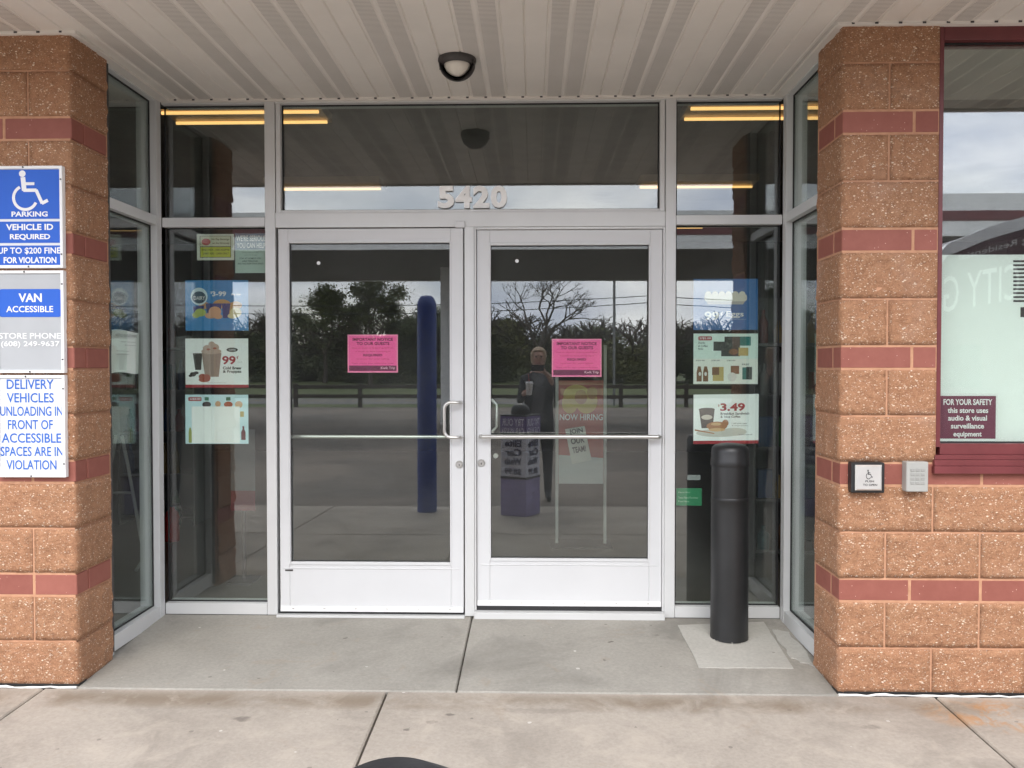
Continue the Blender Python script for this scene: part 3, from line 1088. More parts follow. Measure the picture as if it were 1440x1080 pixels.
t, mk = sign_frame('white framed notice in blue capitals about delivery vehicles unloading', 527.5, 671, M_SIGNW)
f1_ = mk(.0008)
ln = ['DELIVERY', 'VEHICLES', 'UNLOADING IN', 'FRONT OF', 'ACCESSIBLE', 'SPACES ARE IN', 'VIOLATION']
ex = [(.11, .86), (.11, .86), (.0, 1.0), (.12, .84), (.02, .97), (.0, 1.0), (.09, .89)]
letters(t, (.02, .12, .48), [(s_, a_, .885 - i * .1395, b_, .985 - i * .1395, .012) for i, (s_, (a_, b_)) in enumerate(zip(ln, ex))], f1_)

# push plate and keypad on the right pillar
q0, q1 = at(1196.5, 693, -D - .035), at(1243.5, 650.5, -D - .035)
t = thing('push_plate', 'square push-to-open button with wheelchair symbol in a black box', 'button', ((q0.x + q1.x) / 2, -D, q0.z))
box('housing', M_BLACKP, t, q0.x, q1.x, -D - .042, -D + .004, q0.z, q1.z, .004)
a0, a1 = at(1203, 690, -D - .05), at(1241, 654, -D - .05)
pl_ = MB()
bv = .006
pl_.add([(a0.x, -D - .044, a0.z), (a1.x, -D - .044, a0.z), (a1.x, -D - .044, a1.z), (a0.x, -D - .044, a1.z),
         (a0.x + bv, -D - .052, a0.z + bv), (a1.x - bv, -D - .052, a0.z + bv), (a1.x - bv, -D - .052, a1.z - bv), (a0.x + bv, -D - .052, a1.z - bv)],
        [(4, 5, 6, 7), (0, 1, 5, 4), (1, 2, 6, 5), (2, 3, 7, 6), (3, 0, 4, 7), (3, 2, 1, 0)])
pl_.build('button_plate', plain('button_steel', (.72, .71, .68), .3, .5, .04, 20), t)
f_ = frame((a0.x, -D - .0526, a0.z), (a1.x - a0.x, 0, 0), (0, 0, a1.z - a0.z))
m = MB()
access_symbol(m, f_, .36, .46, .28, .36)
m.build('wheelchair_symbol', M_INK, t)
MB().text('PUSH', f_, .36, .33, .68, .41, .02).build('printed_lettering', M_INK, t)
MB().text('TO OPEN', f_, .27, .19, .80, .27, .02).build('printed_lettering', M_INK, t)
q0, q1 = at(1274, 691.5, -D - .04), at(1305, 649.5, -D - .04)
t = thing('keypad', 'small pale grey keypad box on the red brick band', 'keypad', ((q0.x + q1.x) / 2, -D, q0.z))
box('housing', plain('keypad_grey', (.36, .36, .335), .5), t, q0.x, q1.x, -D - .045, -D + .004, q0.z, q1.z, .003)
W_, H_ = q1.x - q0.x, q1.z - q0.z
for r_ in range(4):
    for c_ in range(3):
        x = q0.x + W_ * (.18 + .235 * c_)
        z = q0.z + H_ * (.25 + .145 * r_)
        box('key', plain('key_grey', (.30, .30, .28), .5), t, x, x + W_ * .18, -D - .0475, -D - .0448, z, z + H_ * .10, .0008)

# surveillance sticker and the white board behind the right window
wy = WY + .0535
q0, q1 = at(1322.5, 620.5, wy), at(1403.5, 553, wy)
t = thing('surveillance_sticker', 'maroon store surveillance sticker with white border, low in the maroon window', 'sticker', (q0.x, wy, q0.z))
box('sheet', M_PAPER, t, q0.x - .01, q1.x, wy, wy + .0006, q0.z, q1.z, 0)
mk = lambda lift: frame((q0.x, wy - lift, q0.z), (q1.x - q0.x, 0, 0), (0, 0, q1.z - q0.z))
flat(t, 'printed_panel', (.16, .025, .06), [[(-.1, .055), (.965, .055), (.965, .945), (-.1, .945)]], mk(.0004))
letters(t, WHT, [('FOR YOUR SAFETY', .045, .755, .90, .88), ('this store uses', .12, .59, .83, .70), ('audio & visual', .13, .43, .81, .54), ('surveillance', .18, .265, .76, .375), ('equipment', .225, .07, .72, .20)], mk(.0008), .025)
wy = WY + .075
q0, q1 = at(1312, 622, wy), at(1440, 358, wy)
t = thing('window_board', 'large pale board filling the lower half of the maroon framed window', 'board', (q0.x + .6, wy, q0.z))
box('sheet', plain('board_white', (.84, .87, .84), .6, 0, .02, 2), t, q0.x, q0.x + 1.5, wy, wy + .006, q0.z, q1.z, 0)
mk = lambda u, v: at(u, v, wy - .001)
m = MB()
for i in range(11):
    a_ = mk(1425, 366 + i * 5.6)
    m.box(a_.x, a_.x + .20, wy - .0012, wy - .0004, a_.z - .0085, a_.z)
a_, b_ = mk(1435, 446), mk(1452, 432)
m.box(a_.x, a_.x + .2, wy - .0012, wy - .0004, a_.z, b_.z)
m.build('printed_bars', M_INK, t)

# posters inside the sidelights
PY = .056
def poster(name, label, u0, v0, u1, v1, col, cat='poster', y=PY, group=None, tilt=0.0, r=.6):
    q0, q1 = at(u0, v1, y), at(u1, v0, y)
    t = thing(name, label, cat, ((q0.x + q1.x) / 2, y, q0.z), group)
    W_, H_ = q1.x - q0.x, q1.z - q0.z
    dz = Vector((0, 0, W_ * tilt))
    mn = 'sheet_%02x%02x%02x' % tuple(int(255 * min(1, c)) for c in col)
    sh = MB()
    c0_ = Vector((q0.x, y, q0.z))
    xv, zv = Vector((W_, 0, 0)) + dz, Vector((0, 0, H_))
    nxg = 8
    vs_, fs_ = [], []
    for i in range(nxg + 1):
        p = c0_ + xv * (i / nxg)
        vs_ += [tuple(p), tuple(p + zv), (p.x, p.y + .0005, p.z), tuple(p + zv + Vector((0, .0005, 0)))]
    for i in range(nxg):
        k = 4 * i
        fs_ += [(k, k + 4, k + 5, k + 1), (k + 2, k + 3, k + 7, k + 6)]
    sh.add(vs_, fs_)
    sh.build('sheet', plain(mn, col, r, 0, .03, 3), t)
    return t, (lambda lift: frame(c0_ + Vector((0, -lift, 0)), xv, zv))
PG = 'price posters in the sidelights'
t, mk = poster('window_poster', 'blue dairy poster with ice cream cups and a round dairy badge', 261, 394, 349, 465, (.045, .24, .52), group=PG)
f1_, f2_, f3_, f4_ = mk(.0003), mk(.0006), mk(.0009), mk(.0012)
flat(t, 'printed_picture', (.55, .30, .12), [disc(.30, .50, .09, .07), disc(.58, .53, .14, .09), disc(.80, .50, .10, .08), disc(.70, .40, .09, .09)], f1_)
flat(t, 'printed_picture', (.045, .05, .20), [[(.12, .48), (.30, .50), (.27, .28), (.14, .30)], [(.32, .54), (.58, .54), (.54, .26), (.36, .26)], [(.58, .54), (.72, .54), (.68, .25), (.60, .25)]], f2_)
flat(t, 'printed_picture', (.42, .50, .12), [disc(.24, .36, .09, .08), disc(.17, .31, .06, .06)], f3_)
flat(t, 'printed_picture', (.66, .36, .22), [disc(.47, .38, .10, .10), disc(.40, .30, .09, .06), disc(.52, .28, .07, .05)], f3_)
flat(t, 'printed_picture', (.72, .62, .34), [disc(.80, .36, .09, .10), disc(.75, .29, .08, .05)], f3_)
flat(t, 'printed_picture', (.62, .74, .78), [disc(.22, .68, .135, .175)], f3_)
flat(t, 'printed_picture', (.03, .07, .11), [disc(.22, .66, .11, .12), [(.12, .70), (.32, .70), (.32, .60), (.12, .60)]], f4_)
letters(t, WHT, [('DAIRY', .135, .61, .315, .685), ('3-99', .43, .68, .65, .78, .03), ('$', .40, .73, .43, .78), ('any size', .73, .69, .88, .74)], mk(.0016))
t, mk = poster('window_poster', 'white cold brew and frappes poster with a whipped coffee cup', 261, 476, 349, 545, (.90, .92, .90), group=PG)
f1_, f2_, f3_, f4_ = mk(.0003), mk(.0006), mk(.0009), mk(.0012)
RED = (.38, .03, .04)
flat(t, 'printed_picture', RED, [[(0, 0), (1, 0), (1, .06), (0, .06)]], f1_)
flat(t, 'printed_picture', (.035, .025, .02), [[(.12, .70), (.27, .70), (.25, .36), (.155, .36)], disc(.12, .27, .05, .045), disc(.17, .30, .04, .03), disc(.08, .24, .03, .025)], f1_)
flat(t, 'printed_picture', (.36, .26, .21), [[(.26, .71), (.575, .71), (.53, .22), (.31, .22)]], f2_)
flat(t, 'printed_picture', (.52, .38, .31), [disc(.415, .74, .16, .06), disc(.36, .80, .08, .07), disc(.45, .82, .09, .08), disc(.42, .89, .05, .05)], f3_)
flat(t, 'printed_picture', (.40, .10, .06), [disc(.27, .22, .06, .06), disc(.34, .20, .06, .07), disc(.30, .16, .09, .05), disc(.37, .78, .03, .02), disc(.47, .80, .03, .02)], f4_)
flat(t, 'printed_picture', (.05, .06, .055), [disc(.745, .77, .09, .045)], f1_)
letters(t, RED, [('99', .585, .47, .80, .645, .03), ('¢', .815, .58, .845, .65)], f3_)
letters(t, (.04, .045, .04), [('Cold Brew', .595, .37, .89, .43, .03), ('& Frappes', .595, .285, .89, .355, .03), ('any size', .83, .51, .90, .53, .0), ('See store for details today', .34, .09, .65, .105, .0)], f3_)
letters(t, WHT, [('COFFEE', .69, .75, .80, .785)], f2_)
t, mk = poster('window_poster', 'pale blue drinks poster half hidden by a blank white sheet', 261, 555, 349, 624, (.60, .80, .84), group=PG)
f1_, f2_, f3_, f4_ = mk(.0003), mk(.0006), mk(.0009), mk(.0012)
flat(t, 'printed_picture', RED, [rrect(.05, .87, .26, .95, .02)], f1_)
letters(t, WHT, [('2/$4.00', .07, .885, .245, .935)], f2_)
flat(t, 'printed_picture', (.05, .03, .03), [disc(.34, .80, .07, .06)], f1_)
flat(t, 'printed_picture', (.03, .18, .10), [[(.31, .88), (.375, .88), (.375, .95), (.31, .95)], [(.65, .88), (.72, .88), (.72, .95), (.65, .95)]], f2_)
flat(t, 'printed_picture', (.42, .10, .05), [disc(.685, .80, .07, .06)], f1_)
flat(t, 'printed_picture', (.62, .38, .22), [disc(.85, .80, .06, .07), disc(.52, .81, .045, .06)], f1_)
flat(t, 'printed_picture', (.32, .36, .08), [[(.05, .02), (.10, .02), (.10, .24), (.085, .33), (.065, .33), (.05, .24)]], f1_)
flat(t, 'printed_picture', (.14, .015, .02), [[(.885, .08), (.955, .08), (.955, .24), (.93, .31), (.91, .31), (.885, .24)], [(.905, .31), (.935, .31), (.935, .36), (.905, .36)]], f1_)
flat(t, 'printed_picture', (.45, .35, .10), [[(.87, .55), (.93, .55), (.93, .66), (.87, .66)]], f1_)
flat(t, 'blank_sheet', (.90, .92, .90), [[(.10, .01), (.865, .01), (.865, .76), (.10, .76)]], f3_)
t, mk = poster('window_poster', 'deep blue poster with white lettering for eggs', 975, 392, 1066, 464, (.035, .15, .38), group=PG)
f1_, f2_ = mk(.0004), mk(.0008)
flat(t, 'printed_picture', (.68, .66, .58), [rrect(.17, .56, .83, .70, .04, 1.2)] + [disc(.23 + i * .105, .70, .05, .055) for i in range(6)], f1_)
flat(t, 'printed_picture', (.42, .42, .40), [[(.2, .56), (.8, .56), (.77, .50), (.23, .50)]], f1_)
letters(t, WHT, [('99', .17, .19, .40, .36, .03), ('¢', .42, .27, .455, .36), ('Eggs', .51, .23, .78, .365, .015), ('one dozen grade a', .51, .20, .82, .215, .0)], f2_)
t, mk = poster('window_poster', 'pale green poster with rows of snack packages and coffee pods', 975, 469, 1066, 540, (.72, .86, .79), group=PG)
f1_, f2_, f3_ = mk(.0003), mk(.0006), mk(.0009)
flat(t, 'printed_picture', (.84, .86, .79), [[(0, 0), (1, 0), (1, .5), (0, .5)]], f1_)
flat(t, 'printed_picture', RED, [rrect(.075, .865, .285, .945, .02)], f2_)
letters(t, WHT, [('2/$5.00', .09, .88, .27, .93)], f3_)
letters(t, (.05, .09, .08), [('Snacks', .075, .80, .18, .84), ('& Coffee', .075, .735, .22, .775), ('Packs', .075, .68, .15, .715), ('2/$3.00', .035, .45, .175, .48), ('2/$3.00', .275, .45, .41, .48), ('2/$3.00', .515, .45, .65, .48), ('FREE', .755, .37, .865, .405)], f3_, .01)
flat(t, 'printed_picture', (.05, .055, .05), [[(.31, .66), (.50, .66), (.50, .84), (.31, .84)], [(.48, .75), (.72, .75), (.72, .94), (.48, .94)], [(.43, .55), (.72, .55), (.72, .76), (.43, .76)], [(.82, .09), (.91, .09), (.91, .34), (.82, .34)]], f2_)
flat(t, 'printed_picture', (.02, .19, .17), [[(.72, .76), (.89, .76), (.89, .94), (.72, .94)], [(.76, .09), (.82, .09), (.82, .33), (.76, .33)]], f2_)
flat(t, 'printed_picture', (.55, .42, .16), [[(.70, .56), (.85, .56), (.85, .72), (.70, .72)], [(.30, .06), (.47, .06), (.47, .34), (.30, .34)]], f3_)
flat(t, 'printed_picture', (.22, .10, .05), [disc(.62, .64, .07, .06), [(.05, .05), (.13, .05), (.13, .24), (.11, .35), (.07, .35), (.05, .24)], [(.15, .05), (.23, .05), (.23, .24), (.21, .35), (.17, .35), (.15, .24)], [(.58, .2), (.71, .2), (.71, .36), (.58, .36)], [(.29, .18), (.40, .18), (.40, .33), (.29, .33)]], f3_)
flat(t, 'printed_picture', (.74, .72, .68), [disc(.60, .14, .07, .09), disc(.10, .2, .02, .04), disc(.19, .2, .02, .04)], mk(.0012))
t, mk = poster('window_poster', 'white breakfast sandwich and coffee poster priced 3.49 with a red foot', 975, 555, 1067, 624.5, (.90, .92, .90), group=PG, tilt=.012)
f1_, f2_, f3_, f4_ = mk(.0003), mk(.0006), mk(.0009), mk(.0012)
flat(t, 'printed_picture', RED, [[(0, 0), (1, 0), (1, .065), (0, .065)]], f1_)
flat(t, 'printed_picture', (.62, .60, .54), [disc(.40, .22, .36, .08), disc(.62, .24, .2, .08)], f1_)
flat(t, 'printed_picture', (.09, .065, .055), [[(.085, .70), (.325, .70), (.295, .32), (.125, .32)], disc(.205, .70, .125, .03)], f2_)
flat(t, 'printed_picture', (.66, .58, .50), [disc(.205, .54, .085, .05)], f3_)
flat(t, 'printed_picture', (.45, .20, .08), [disc(.36, .36, .16, .09), disc(.49, .42, .05, .07), [(.02, .30), (.32, .22), (.32, .20), (.02, .27)]], f3_)
flat(t, 'printed_picture', (.70, .45, .22), [disc(.36, .285, .13, .035), disc(.35, .40, .08, .03)], f4_)
letters(t, RED, [('3.49', .41, .66, .79, .82, .035), ('$', .375, .75, .40, .80)], f3_)
letters(t, (.05, .05, .05), [('Breakfast Sandwich', .415, .585, .855, .635, .02), ('& 16oz Coffee', .415, .525, .72, .57, .02), ('1.49 with eggs', .59, .395, .82, .42, .0), ('& large potato', .59, .35, .84, .375, .0), ('Limited', .70, .175, .9, .195, .0)], f3_)
t, mk = poster('window_sticker', 'rounded white and yellow card with a red stamp, high in the left sidelight', 277, 329, 329, 366, (.66, .68, .60), 'sticker')
f1_, f2_, f3_ = mk(.0003), mk(.0006), mk(.0009)
flat(t, 'printed_panel', (.05, .05, .045), [[(.08, .10), (.92, .10), (.92, .93), (.08, .93)]], f1_)
flat(t, 'printed_panel', (.60, .60, .46), [[(.095, .53), (.905, .53), (.905, .915), (.095, .915)]], f2_)
flat(t, 'printed_panel', (.50, .52, .06), [[(.095, .12), (.905, .12), (.905, .50), (.095, .50)]], f2_)
flat(t, 'printed_picture', (.42, .06, .05), [disc(.25, .70, .12, .13)], f3_)
letters(t, (.04, .04, .03), [('No Pop Beverage', .40, .74, .88, .84), ('on the Driveway', .42, .60, .88, .69), ('HAND CHECK - CARD ACCEPTED', .13, .36, .88, .43), ('DEBIT FEES - CASH ONLY', .17, .22, .86, .29)], f3_)
t, mk = poster('window_notice', 'pale green notice headed in white letters beside the door jamb', 331, 328, 374.5, 384, (.44, .55, .50), 'notice', PY + .002)
f1_, f2_ = mk(.0004), mk(.0008)
flat(t, 'printed_panel', (.12, .20, .26), [[(0, .585), (1, .585), (1, 1), (0, 1)]], f1_)
letters(t, WHT, [("WE'RE SERIOUS", .03, .80, .98, .95, .02), ('YOU CAN HELP', .05, .63, .97, .76, .02)], f2_)
letters(t, (.05, .07, .06), [('as you come in today', .22, .50, .75, .525, .0), ('please keep', .3, .44, .7, .465, .0), ('STAY AT HOME IF YOU', .14, .35, .82, .39), ('ARE FEELING', .22, .28, .72, .32), ('SICK AND KEEP YOUR SPACE', .08, .215, .9, .255)], f2_, .01)
# pink notices on the doors
for (u0, v0, u1, v1, y, lab) in ((489, 470.5, 559.5, 524, .028, 'pink notice to guests taped inside the left door glass'), (776, 476.5, 846, 530, .050, 'pink notice to guests taped inside the right door glass')):
    t, mk = poster('pink_notice', lab, u0, v0, u1, v1, (.98, .13, .40), 'notice', y, 'pink notices on the doors')
    f1_, f2_ = mk(.0004), mk(.0008)
    DP = (.20, .012, .07)
    flat(t, 'printed_border', (.98, .30, .48), [[(0, 0), (1, 0), (1, .03), (0, .03)], [(0, .97), (1, .97), (1, 1), (0, 1)], [(0, .03), (.022, .03), (.022, .97), (0, .97)], [(.978, .03), (1, .03), (1, .97), (.978, .97)]], f1_)
    flat(t, 'printed_panel', (.20, .02, .09), [[(.03, .045), (.97, .045), (.97, .185), (.03, .185)]], f1_)
    letters(t, DP, [('IMPORTANT NOTICE', .10, .835, .90, .915, .03), ('TO OUR GUESTS', .18, .725, .83, .805, .03), ('REQUIRED', .31, .42, .69, .49, .03)], f2_)
    letters(t, (.55, .03, .15), [('Due to state or federal guidelines', .09, .625, .91, .665, .0), ('a mask or face covering is', .16, .53, .85, .575, .0), ('to enter for your safety', .17, .335, .83, .38, .0), ('Thank you for your cooperation today', .08, .225, .92, .265, .0)], f2_)
    letters(t, (.95, .55, .66), [('Kwik Trip', .66, .075, .94, .155, .01)], f2_)
t, mk = poster('shelf_tag', 'small green sign low in the right sidelight', 951, 686.5, 987, 711, (.02, .24, .10), 'sign')
letters(t, (.4, .6, .45), [('Please Wait', .08, .72, .55, .80, .0), ('Your Next Purchase', .08, .40, .85, .52, .0), ('Free Here', .08, .2, .5, .3, .0)], mk(.0006))
t, mk = poster('shelf_tag', 'small grey strip above the green sign in the right sidelight', 966.5, 668, 985, 675, (.30, .31, .31), 'tag')
# printed paper on the side return glass
p0, p1 = atx(157, 525, -1.7605), atx(195, 467, -1.7605)
q = thing('paper_notice', 'small typed paper taped to the left return glass', 'notice', (p0.x, p0.y, p0.z))
f_ = frame((-1.7605, p0.y, p0.z), (0, p1.y - p0.y, 0), (0, 0, p1.z - p0.z))
m = MB()
nn = 7
vs_ = []
for i in range(nn):
    for j in range(2):
        a_, b_, c_ = f_(i / (nn - 1), j)
        vs_.append((a_ - .004 * math.sin(i * 1.1), b_ + .012 * (j - .5), c_ + .006 * math.sin(i * .9)))
m.add(vs_, [(2 * i, 2 * i + 2, 2 * i + 3, 2 * i + 1) for i in range(nn - 1)])
m.build('sheet', M_PAPER, q)
f_ = frame((-1.7560, p0.y, p0.z), (0, p1.y - p0.y, 0), (0, 0, p1.z - p0.z))
letters(q, (.25, .25, .25), [('NOTICE TO CUSTOMERS', .12, .86, .9, .92, .0), ('please use other', .3, .72, .85, .76, .0), ('door after ten pm', .45, .64, .85, .68, .0), ('thank you for your', .15, .5, .6, .54, .0), ('patience and care', .15, .42, .6, .46, .0)], f_)

# ------------------------------------------------------------------ black bollard in the recess
b = thing('bollard', 'black sleeved steel bollard on a pale concrete patch before the right sidelight', 'bollard', (1.366, -.285, zg(-.285)))
zb = zg(-.285) + .004
MB().lathe([(.0965, zb), (.0955, zb + .02), (.0950, .70), (.0950, .745), (.0965, .748), (.0965, .762), (.0950, .765)], (1.366, -.285, 0), 48).build('sleeve', M_BLACKP, b, True)
MB().lathe([(.0935, .765), (.0935, .925)], (1.366, -.285, 0), 48).build('upper_sleeve', M_BLACKP, b, True)
MB().lathe([(.0970, .925), (.0985, .930), (.0985, .955), (.0955, .962), (.0955, 1.000), (.0905, 1.018), (.078, 1.030), (.050, 1.037), (.004, 1.040)], (1.366, -.285, 0), 48).build('cap', M_BLACKP, b, True)
# crumbs of mortar round its foot
cr = MB()
rnd = random.Random(4)
for i in range(14):
    t_ = rnd.uniform(math.pi, 2 * math.pi)
    rr = .098 + rnd.uniform(0, .012)
    bm = bmesh.new()
    bmesh.ops.create_icosphere(bm, subdivisions=1, radius=rnd.uniform(.0015, .004))
    cr.bm(bm, Matrix.Translation((1.366 + rr * math.cos(t_), -.285 + rr * math.sin(t_), zb + .001)))
cr.build('mortar_crumbs', M_PATCH, b, kind='stuff')

# ------------------------------------------------------------------ the shop building and its interior
bld = thing('store_building', 'single storey shop building behind the block walls and glazed entrance', 'building', (0, 5, 0))
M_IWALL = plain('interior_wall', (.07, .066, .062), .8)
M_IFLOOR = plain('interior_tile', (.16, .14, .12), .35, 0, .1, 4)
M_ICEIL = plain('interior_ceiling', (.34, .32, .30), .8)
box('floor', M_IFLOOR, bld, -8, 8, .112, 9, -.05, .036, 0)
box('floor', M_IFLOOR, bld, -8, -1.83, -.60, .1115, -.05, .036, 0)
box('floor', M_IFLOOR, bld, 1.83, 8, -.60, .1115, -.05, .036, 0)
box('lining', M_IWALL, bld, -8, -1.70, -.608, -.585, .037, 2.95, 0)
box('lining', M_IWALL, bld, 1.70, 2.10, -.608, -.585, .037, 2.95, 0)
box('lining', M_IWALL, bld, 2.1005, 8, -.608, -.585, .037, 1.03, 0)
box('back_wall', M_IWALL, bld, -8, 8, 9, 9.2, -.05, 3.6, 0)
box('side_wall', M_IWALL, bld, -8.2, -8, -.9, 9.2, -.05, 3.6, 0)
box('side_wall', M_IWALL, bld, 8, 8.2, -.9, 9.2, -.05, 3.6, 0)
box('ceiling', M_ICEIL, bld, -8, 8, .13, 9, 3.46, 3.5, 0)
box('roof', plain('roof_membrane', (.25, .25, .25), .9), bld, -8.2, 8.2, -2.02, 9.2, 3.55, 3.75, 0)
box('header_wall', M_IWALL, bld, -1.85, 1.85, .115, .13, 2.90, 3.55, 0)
for s in (-1, 1):
    xa, xb = sorted((s * 1.85, s * 8))
    box('header_wall', M_IWALL, bld, xa, xb, -.60, -.58, 2.95, 3.55, 0)
    xa, xb = sorted((s * 1.826, s * 1.85))
    box('header_wall', M_IWALL, bld, xa, xb, -.60, .13, 2.93, 3.55, 0)
tube_pos = []
def fixture(xc, y, z, label, n_=2, ln_=1.24):
    t = thing('ceiling_light', label, 'light', (xc, y, z), 'strip lights on the shop ceiling')
    box('housing', plain('fixture_white', (.55, .46, .36), .5), t, xc - ln_ / 2, xc + ln_ / 2, y - .22, y + .22, z + .02, z + .09, .004)
    for k in range(n_):
        yy = y + (k - (n_ - 1) / 2) * .26
        MB().tube([(xc - ln_ / 2 + .02, yy, z), (xc + ln_ / 2 - .02, yy, z)], .0125, 10).build('tube', M_TUBE, t, True)
fixture(-1.87, 1.82, 3.36, 'twin tube ceiling light glowing yellow behind the left sidelight', 2)
fixture(2.13, 1.82, 3.36, 'twin tube ceiling light glowing yellow behind the right sidelight', 2)
for xc in (-1.9, 2.1):
    for yy in (4.4, 7.0):
        fixture(xc, yy, 3.36, 'single tube strip light further back on the shop ceiling', 1)

# freestanding hiring sign inside the right door
sy = 1.90
t = thing('sign_stand', 'floor stand with a red now hiring poster behind the right door glass', 'sign', (.74, sy, .036))
a0, a1 = at(783, 765, sy), at(851, 485, sy)
for x, nme in ((a0.x, 'post'), (a1.x, 'post')):
    box('post', plain('stand_grey', (.5, .5, .46), .5), t, x - .012, x + .012, sy - .012, sy + .012, .04, a1.z, .002)
box('foot', M_DARK, t, a0.x - .05, a1.x + .05, sy - .15, sy + .15, .0365, .05, .002)
z0_, z1_ = at(800, 680, sy).z, at(800, 535, sy).z
mk = lambda lift: frame((a0.x + .014, sy - .006 - lift, z0_), (a1.x - a0.x - .028, 0, 0), (0, 0, z1_ - z0_))
box('poster_sheet', plain('poster_red', (.42, .10, .075), .5), t, a0.x + .0125, a1.x - .0125, sy - .005, sy + .005, z0_, z1_, 0)
flat(t, 'printed_panel', (.55, .58, .54), [[(0, 0), (1, 0), (1, .25), (0, .28)]], mk(.001))
flat(t, 'printed_picture', (.55, .38, .10), [disc(.4, .86, .3, .10), disc(.62, .80, .25, .12), disc(.25, .78, .18, .1)], mk(.001))
flat(t, 'printed_picture', (.42, .20, .08), [disc(.5, .84, .14, .07), disc(.75, .88, .12, .06)], mk(.002))
flat(t, 'taped_paper', (.70, .70, .62), [[(.14, .53), (.58, .56), (.74, .23), (.30, .19)]], mk(.003))
letters(t, WHT, [('NOW HIRING', .02, .615, .99, .675, .02)], mk(.002))
fp = mk(.004)
sk = lambda a_, b_: fp(.16 + .42 * a_ + .13 * (1 - b_), .21 + .33 * b_ + .03 * a_)
for i, s_ in enumerate(('JOIN', 'OUR', 'TEAM!')):
    MB().text(s_, sk, .14, .76 - i * .26, .86, .94 - i * .26, .03).build('printed_lettering', M_INK, t)

# low stand with a red-footed card behind the left sidelight
sy = .75
a0, a1 = at(325, 718, sy), at(358.5, 604, sy)
t = thing('sign_stand', 'small floor stand with a grey and red card behind the left sidelight', 'sign', ((a0.x + a1.x) / 2, sy, .036))
box('post', M_DARK, t, (a0.x + a1.x) / 2 - .01, (a0.x + a1.x) / 2 + .01, sy + .002, sy + .02, .04, a1.z - .05, 0)
box('foot', M_DARK, t, a0.x, a1.x, sy - .1, sy + .1, .0365, .048, .002)
zm = at(340, 690, sy).z
box('card', plain('card_red', (.20, .025, .035), .5), t, a0.x, a1.x, sy - .004, sy, a0.z, zm, 0)
box('card', plain('card_grey', (.16, .17, .17), .5), t, a0.x, a1.x, sy - .004, sy, zm + .0005, a1.z, 0)
# fire extinguisher standing on the floor
p = at(242.5, 765, 1.92)
t = thing('fire_extinguisher', 'red fire extinguisher standing on the floor behind the left sidelight', 'extinguisher', (p.x, 1.92, .036))
MB().lathe([(.04, .04), (.055, .048), (.055, .24), (.045, .28), (.02, .30), (.018, .32)], (p.x, 1.92, 0), 20).build('cylinder', plain('extinguisher_red', (.5, .03, .025), .35), t, True)
MB().box(p.x - .015, p.x + .06, 1.905, 1.935, .322, .345, .003).build('valve', M_DARK, t)
MB().tube([(p.x + .05, 1.92, .33), (p.x + .09, 1.91, .28), (p.x + .07, 1.90, .18)], .008, 8).build('hose', M_DARK, t, True)
# white tubular stand seen through the left return glass
t = thing('tubular_stand', 'white tubular A-shaped stand seen through the left return glass', 'stand', (-2.55, 1.15, .036))
M_TW = plain('white_tube', (.55, .55, .52), .4)
sx0, sy0 = -2.55, 1.15
for s in (-1, 1):
    MB().tube([(sx0 + s * .02, sy0, .95), (sx0 + s * .06, sy0, .75), (sx0 + s * .15, sy0, .22), (sx0 + s * .20, sy0, .05)], .012, 8).build('leg', M_TW, t, True)
    MB().tube([(sx0 + s * .20, sy0 - .18, .047), (sx0 + s * .19, sy0, .12), (sx0 + s * .20, sy0 + .18, .047)], .011, 8).build('foot', M_TW, t, True)
MB().tube([(sx0 - .09, sy0, .55), (sx0 + .09, sy0, .55)], .009, 8).build('brace', M_TW, t, True)

# display shelves with goods, inside on both sides
def shelf_unit(x0, x1, y0, label, seed, nlev=5):
    t = thing('display_shelf', 'dark goods ' + label, 'shelf', ((x0 + x1) / 2, y0, .036))
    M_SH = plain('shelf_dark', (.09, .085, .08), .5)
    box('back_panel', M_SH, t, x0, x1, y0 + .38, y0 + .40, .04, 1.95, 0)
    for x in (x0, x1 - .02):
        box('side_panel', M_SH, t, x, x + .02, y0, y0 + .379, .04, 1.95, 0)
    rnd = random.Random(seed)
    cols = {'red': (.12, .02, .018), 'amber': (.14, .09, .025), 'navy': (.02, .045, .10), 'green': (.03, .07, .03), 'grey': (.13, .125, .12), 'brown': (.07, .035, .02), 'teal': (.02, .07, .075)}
    lev = ('lowest', 'second', 'third', 'fourth', 'top')
    for i in range(nlev):
        z = .12 + i * .37
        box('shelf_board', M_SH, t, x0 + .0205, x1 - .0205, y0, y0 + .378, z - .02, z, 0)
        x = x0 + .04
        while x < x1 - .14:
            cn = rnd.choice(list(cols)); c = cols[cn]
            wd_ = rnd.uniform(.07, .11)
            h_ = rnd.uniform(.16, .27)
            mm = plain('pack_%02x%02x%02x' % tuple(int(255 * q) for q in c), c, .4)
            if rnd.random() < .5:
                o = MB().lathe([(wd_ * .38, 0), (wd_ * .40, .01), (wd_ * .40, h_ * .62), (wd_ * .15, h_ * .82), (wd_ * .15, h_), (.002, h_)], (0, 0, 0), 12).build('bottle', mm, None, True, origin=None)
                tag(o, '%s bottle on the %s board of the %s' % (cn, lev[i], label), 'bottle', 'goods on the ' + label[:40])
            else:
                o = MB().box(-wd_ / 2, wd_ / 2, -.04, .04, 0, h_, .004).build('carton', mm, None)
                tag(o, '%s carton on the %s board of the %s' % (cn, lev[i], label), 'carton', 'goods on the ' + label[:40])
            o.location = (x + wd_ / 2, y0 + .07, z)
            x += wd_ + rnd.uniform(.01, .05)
shelf_unit(1.92, 2.75, 1.35, 'shelf behind the right sidelight', 2)
shelf_unit(-3.3, -2.62, 2.6, 'shelf deep behind the left sidelight', 5)

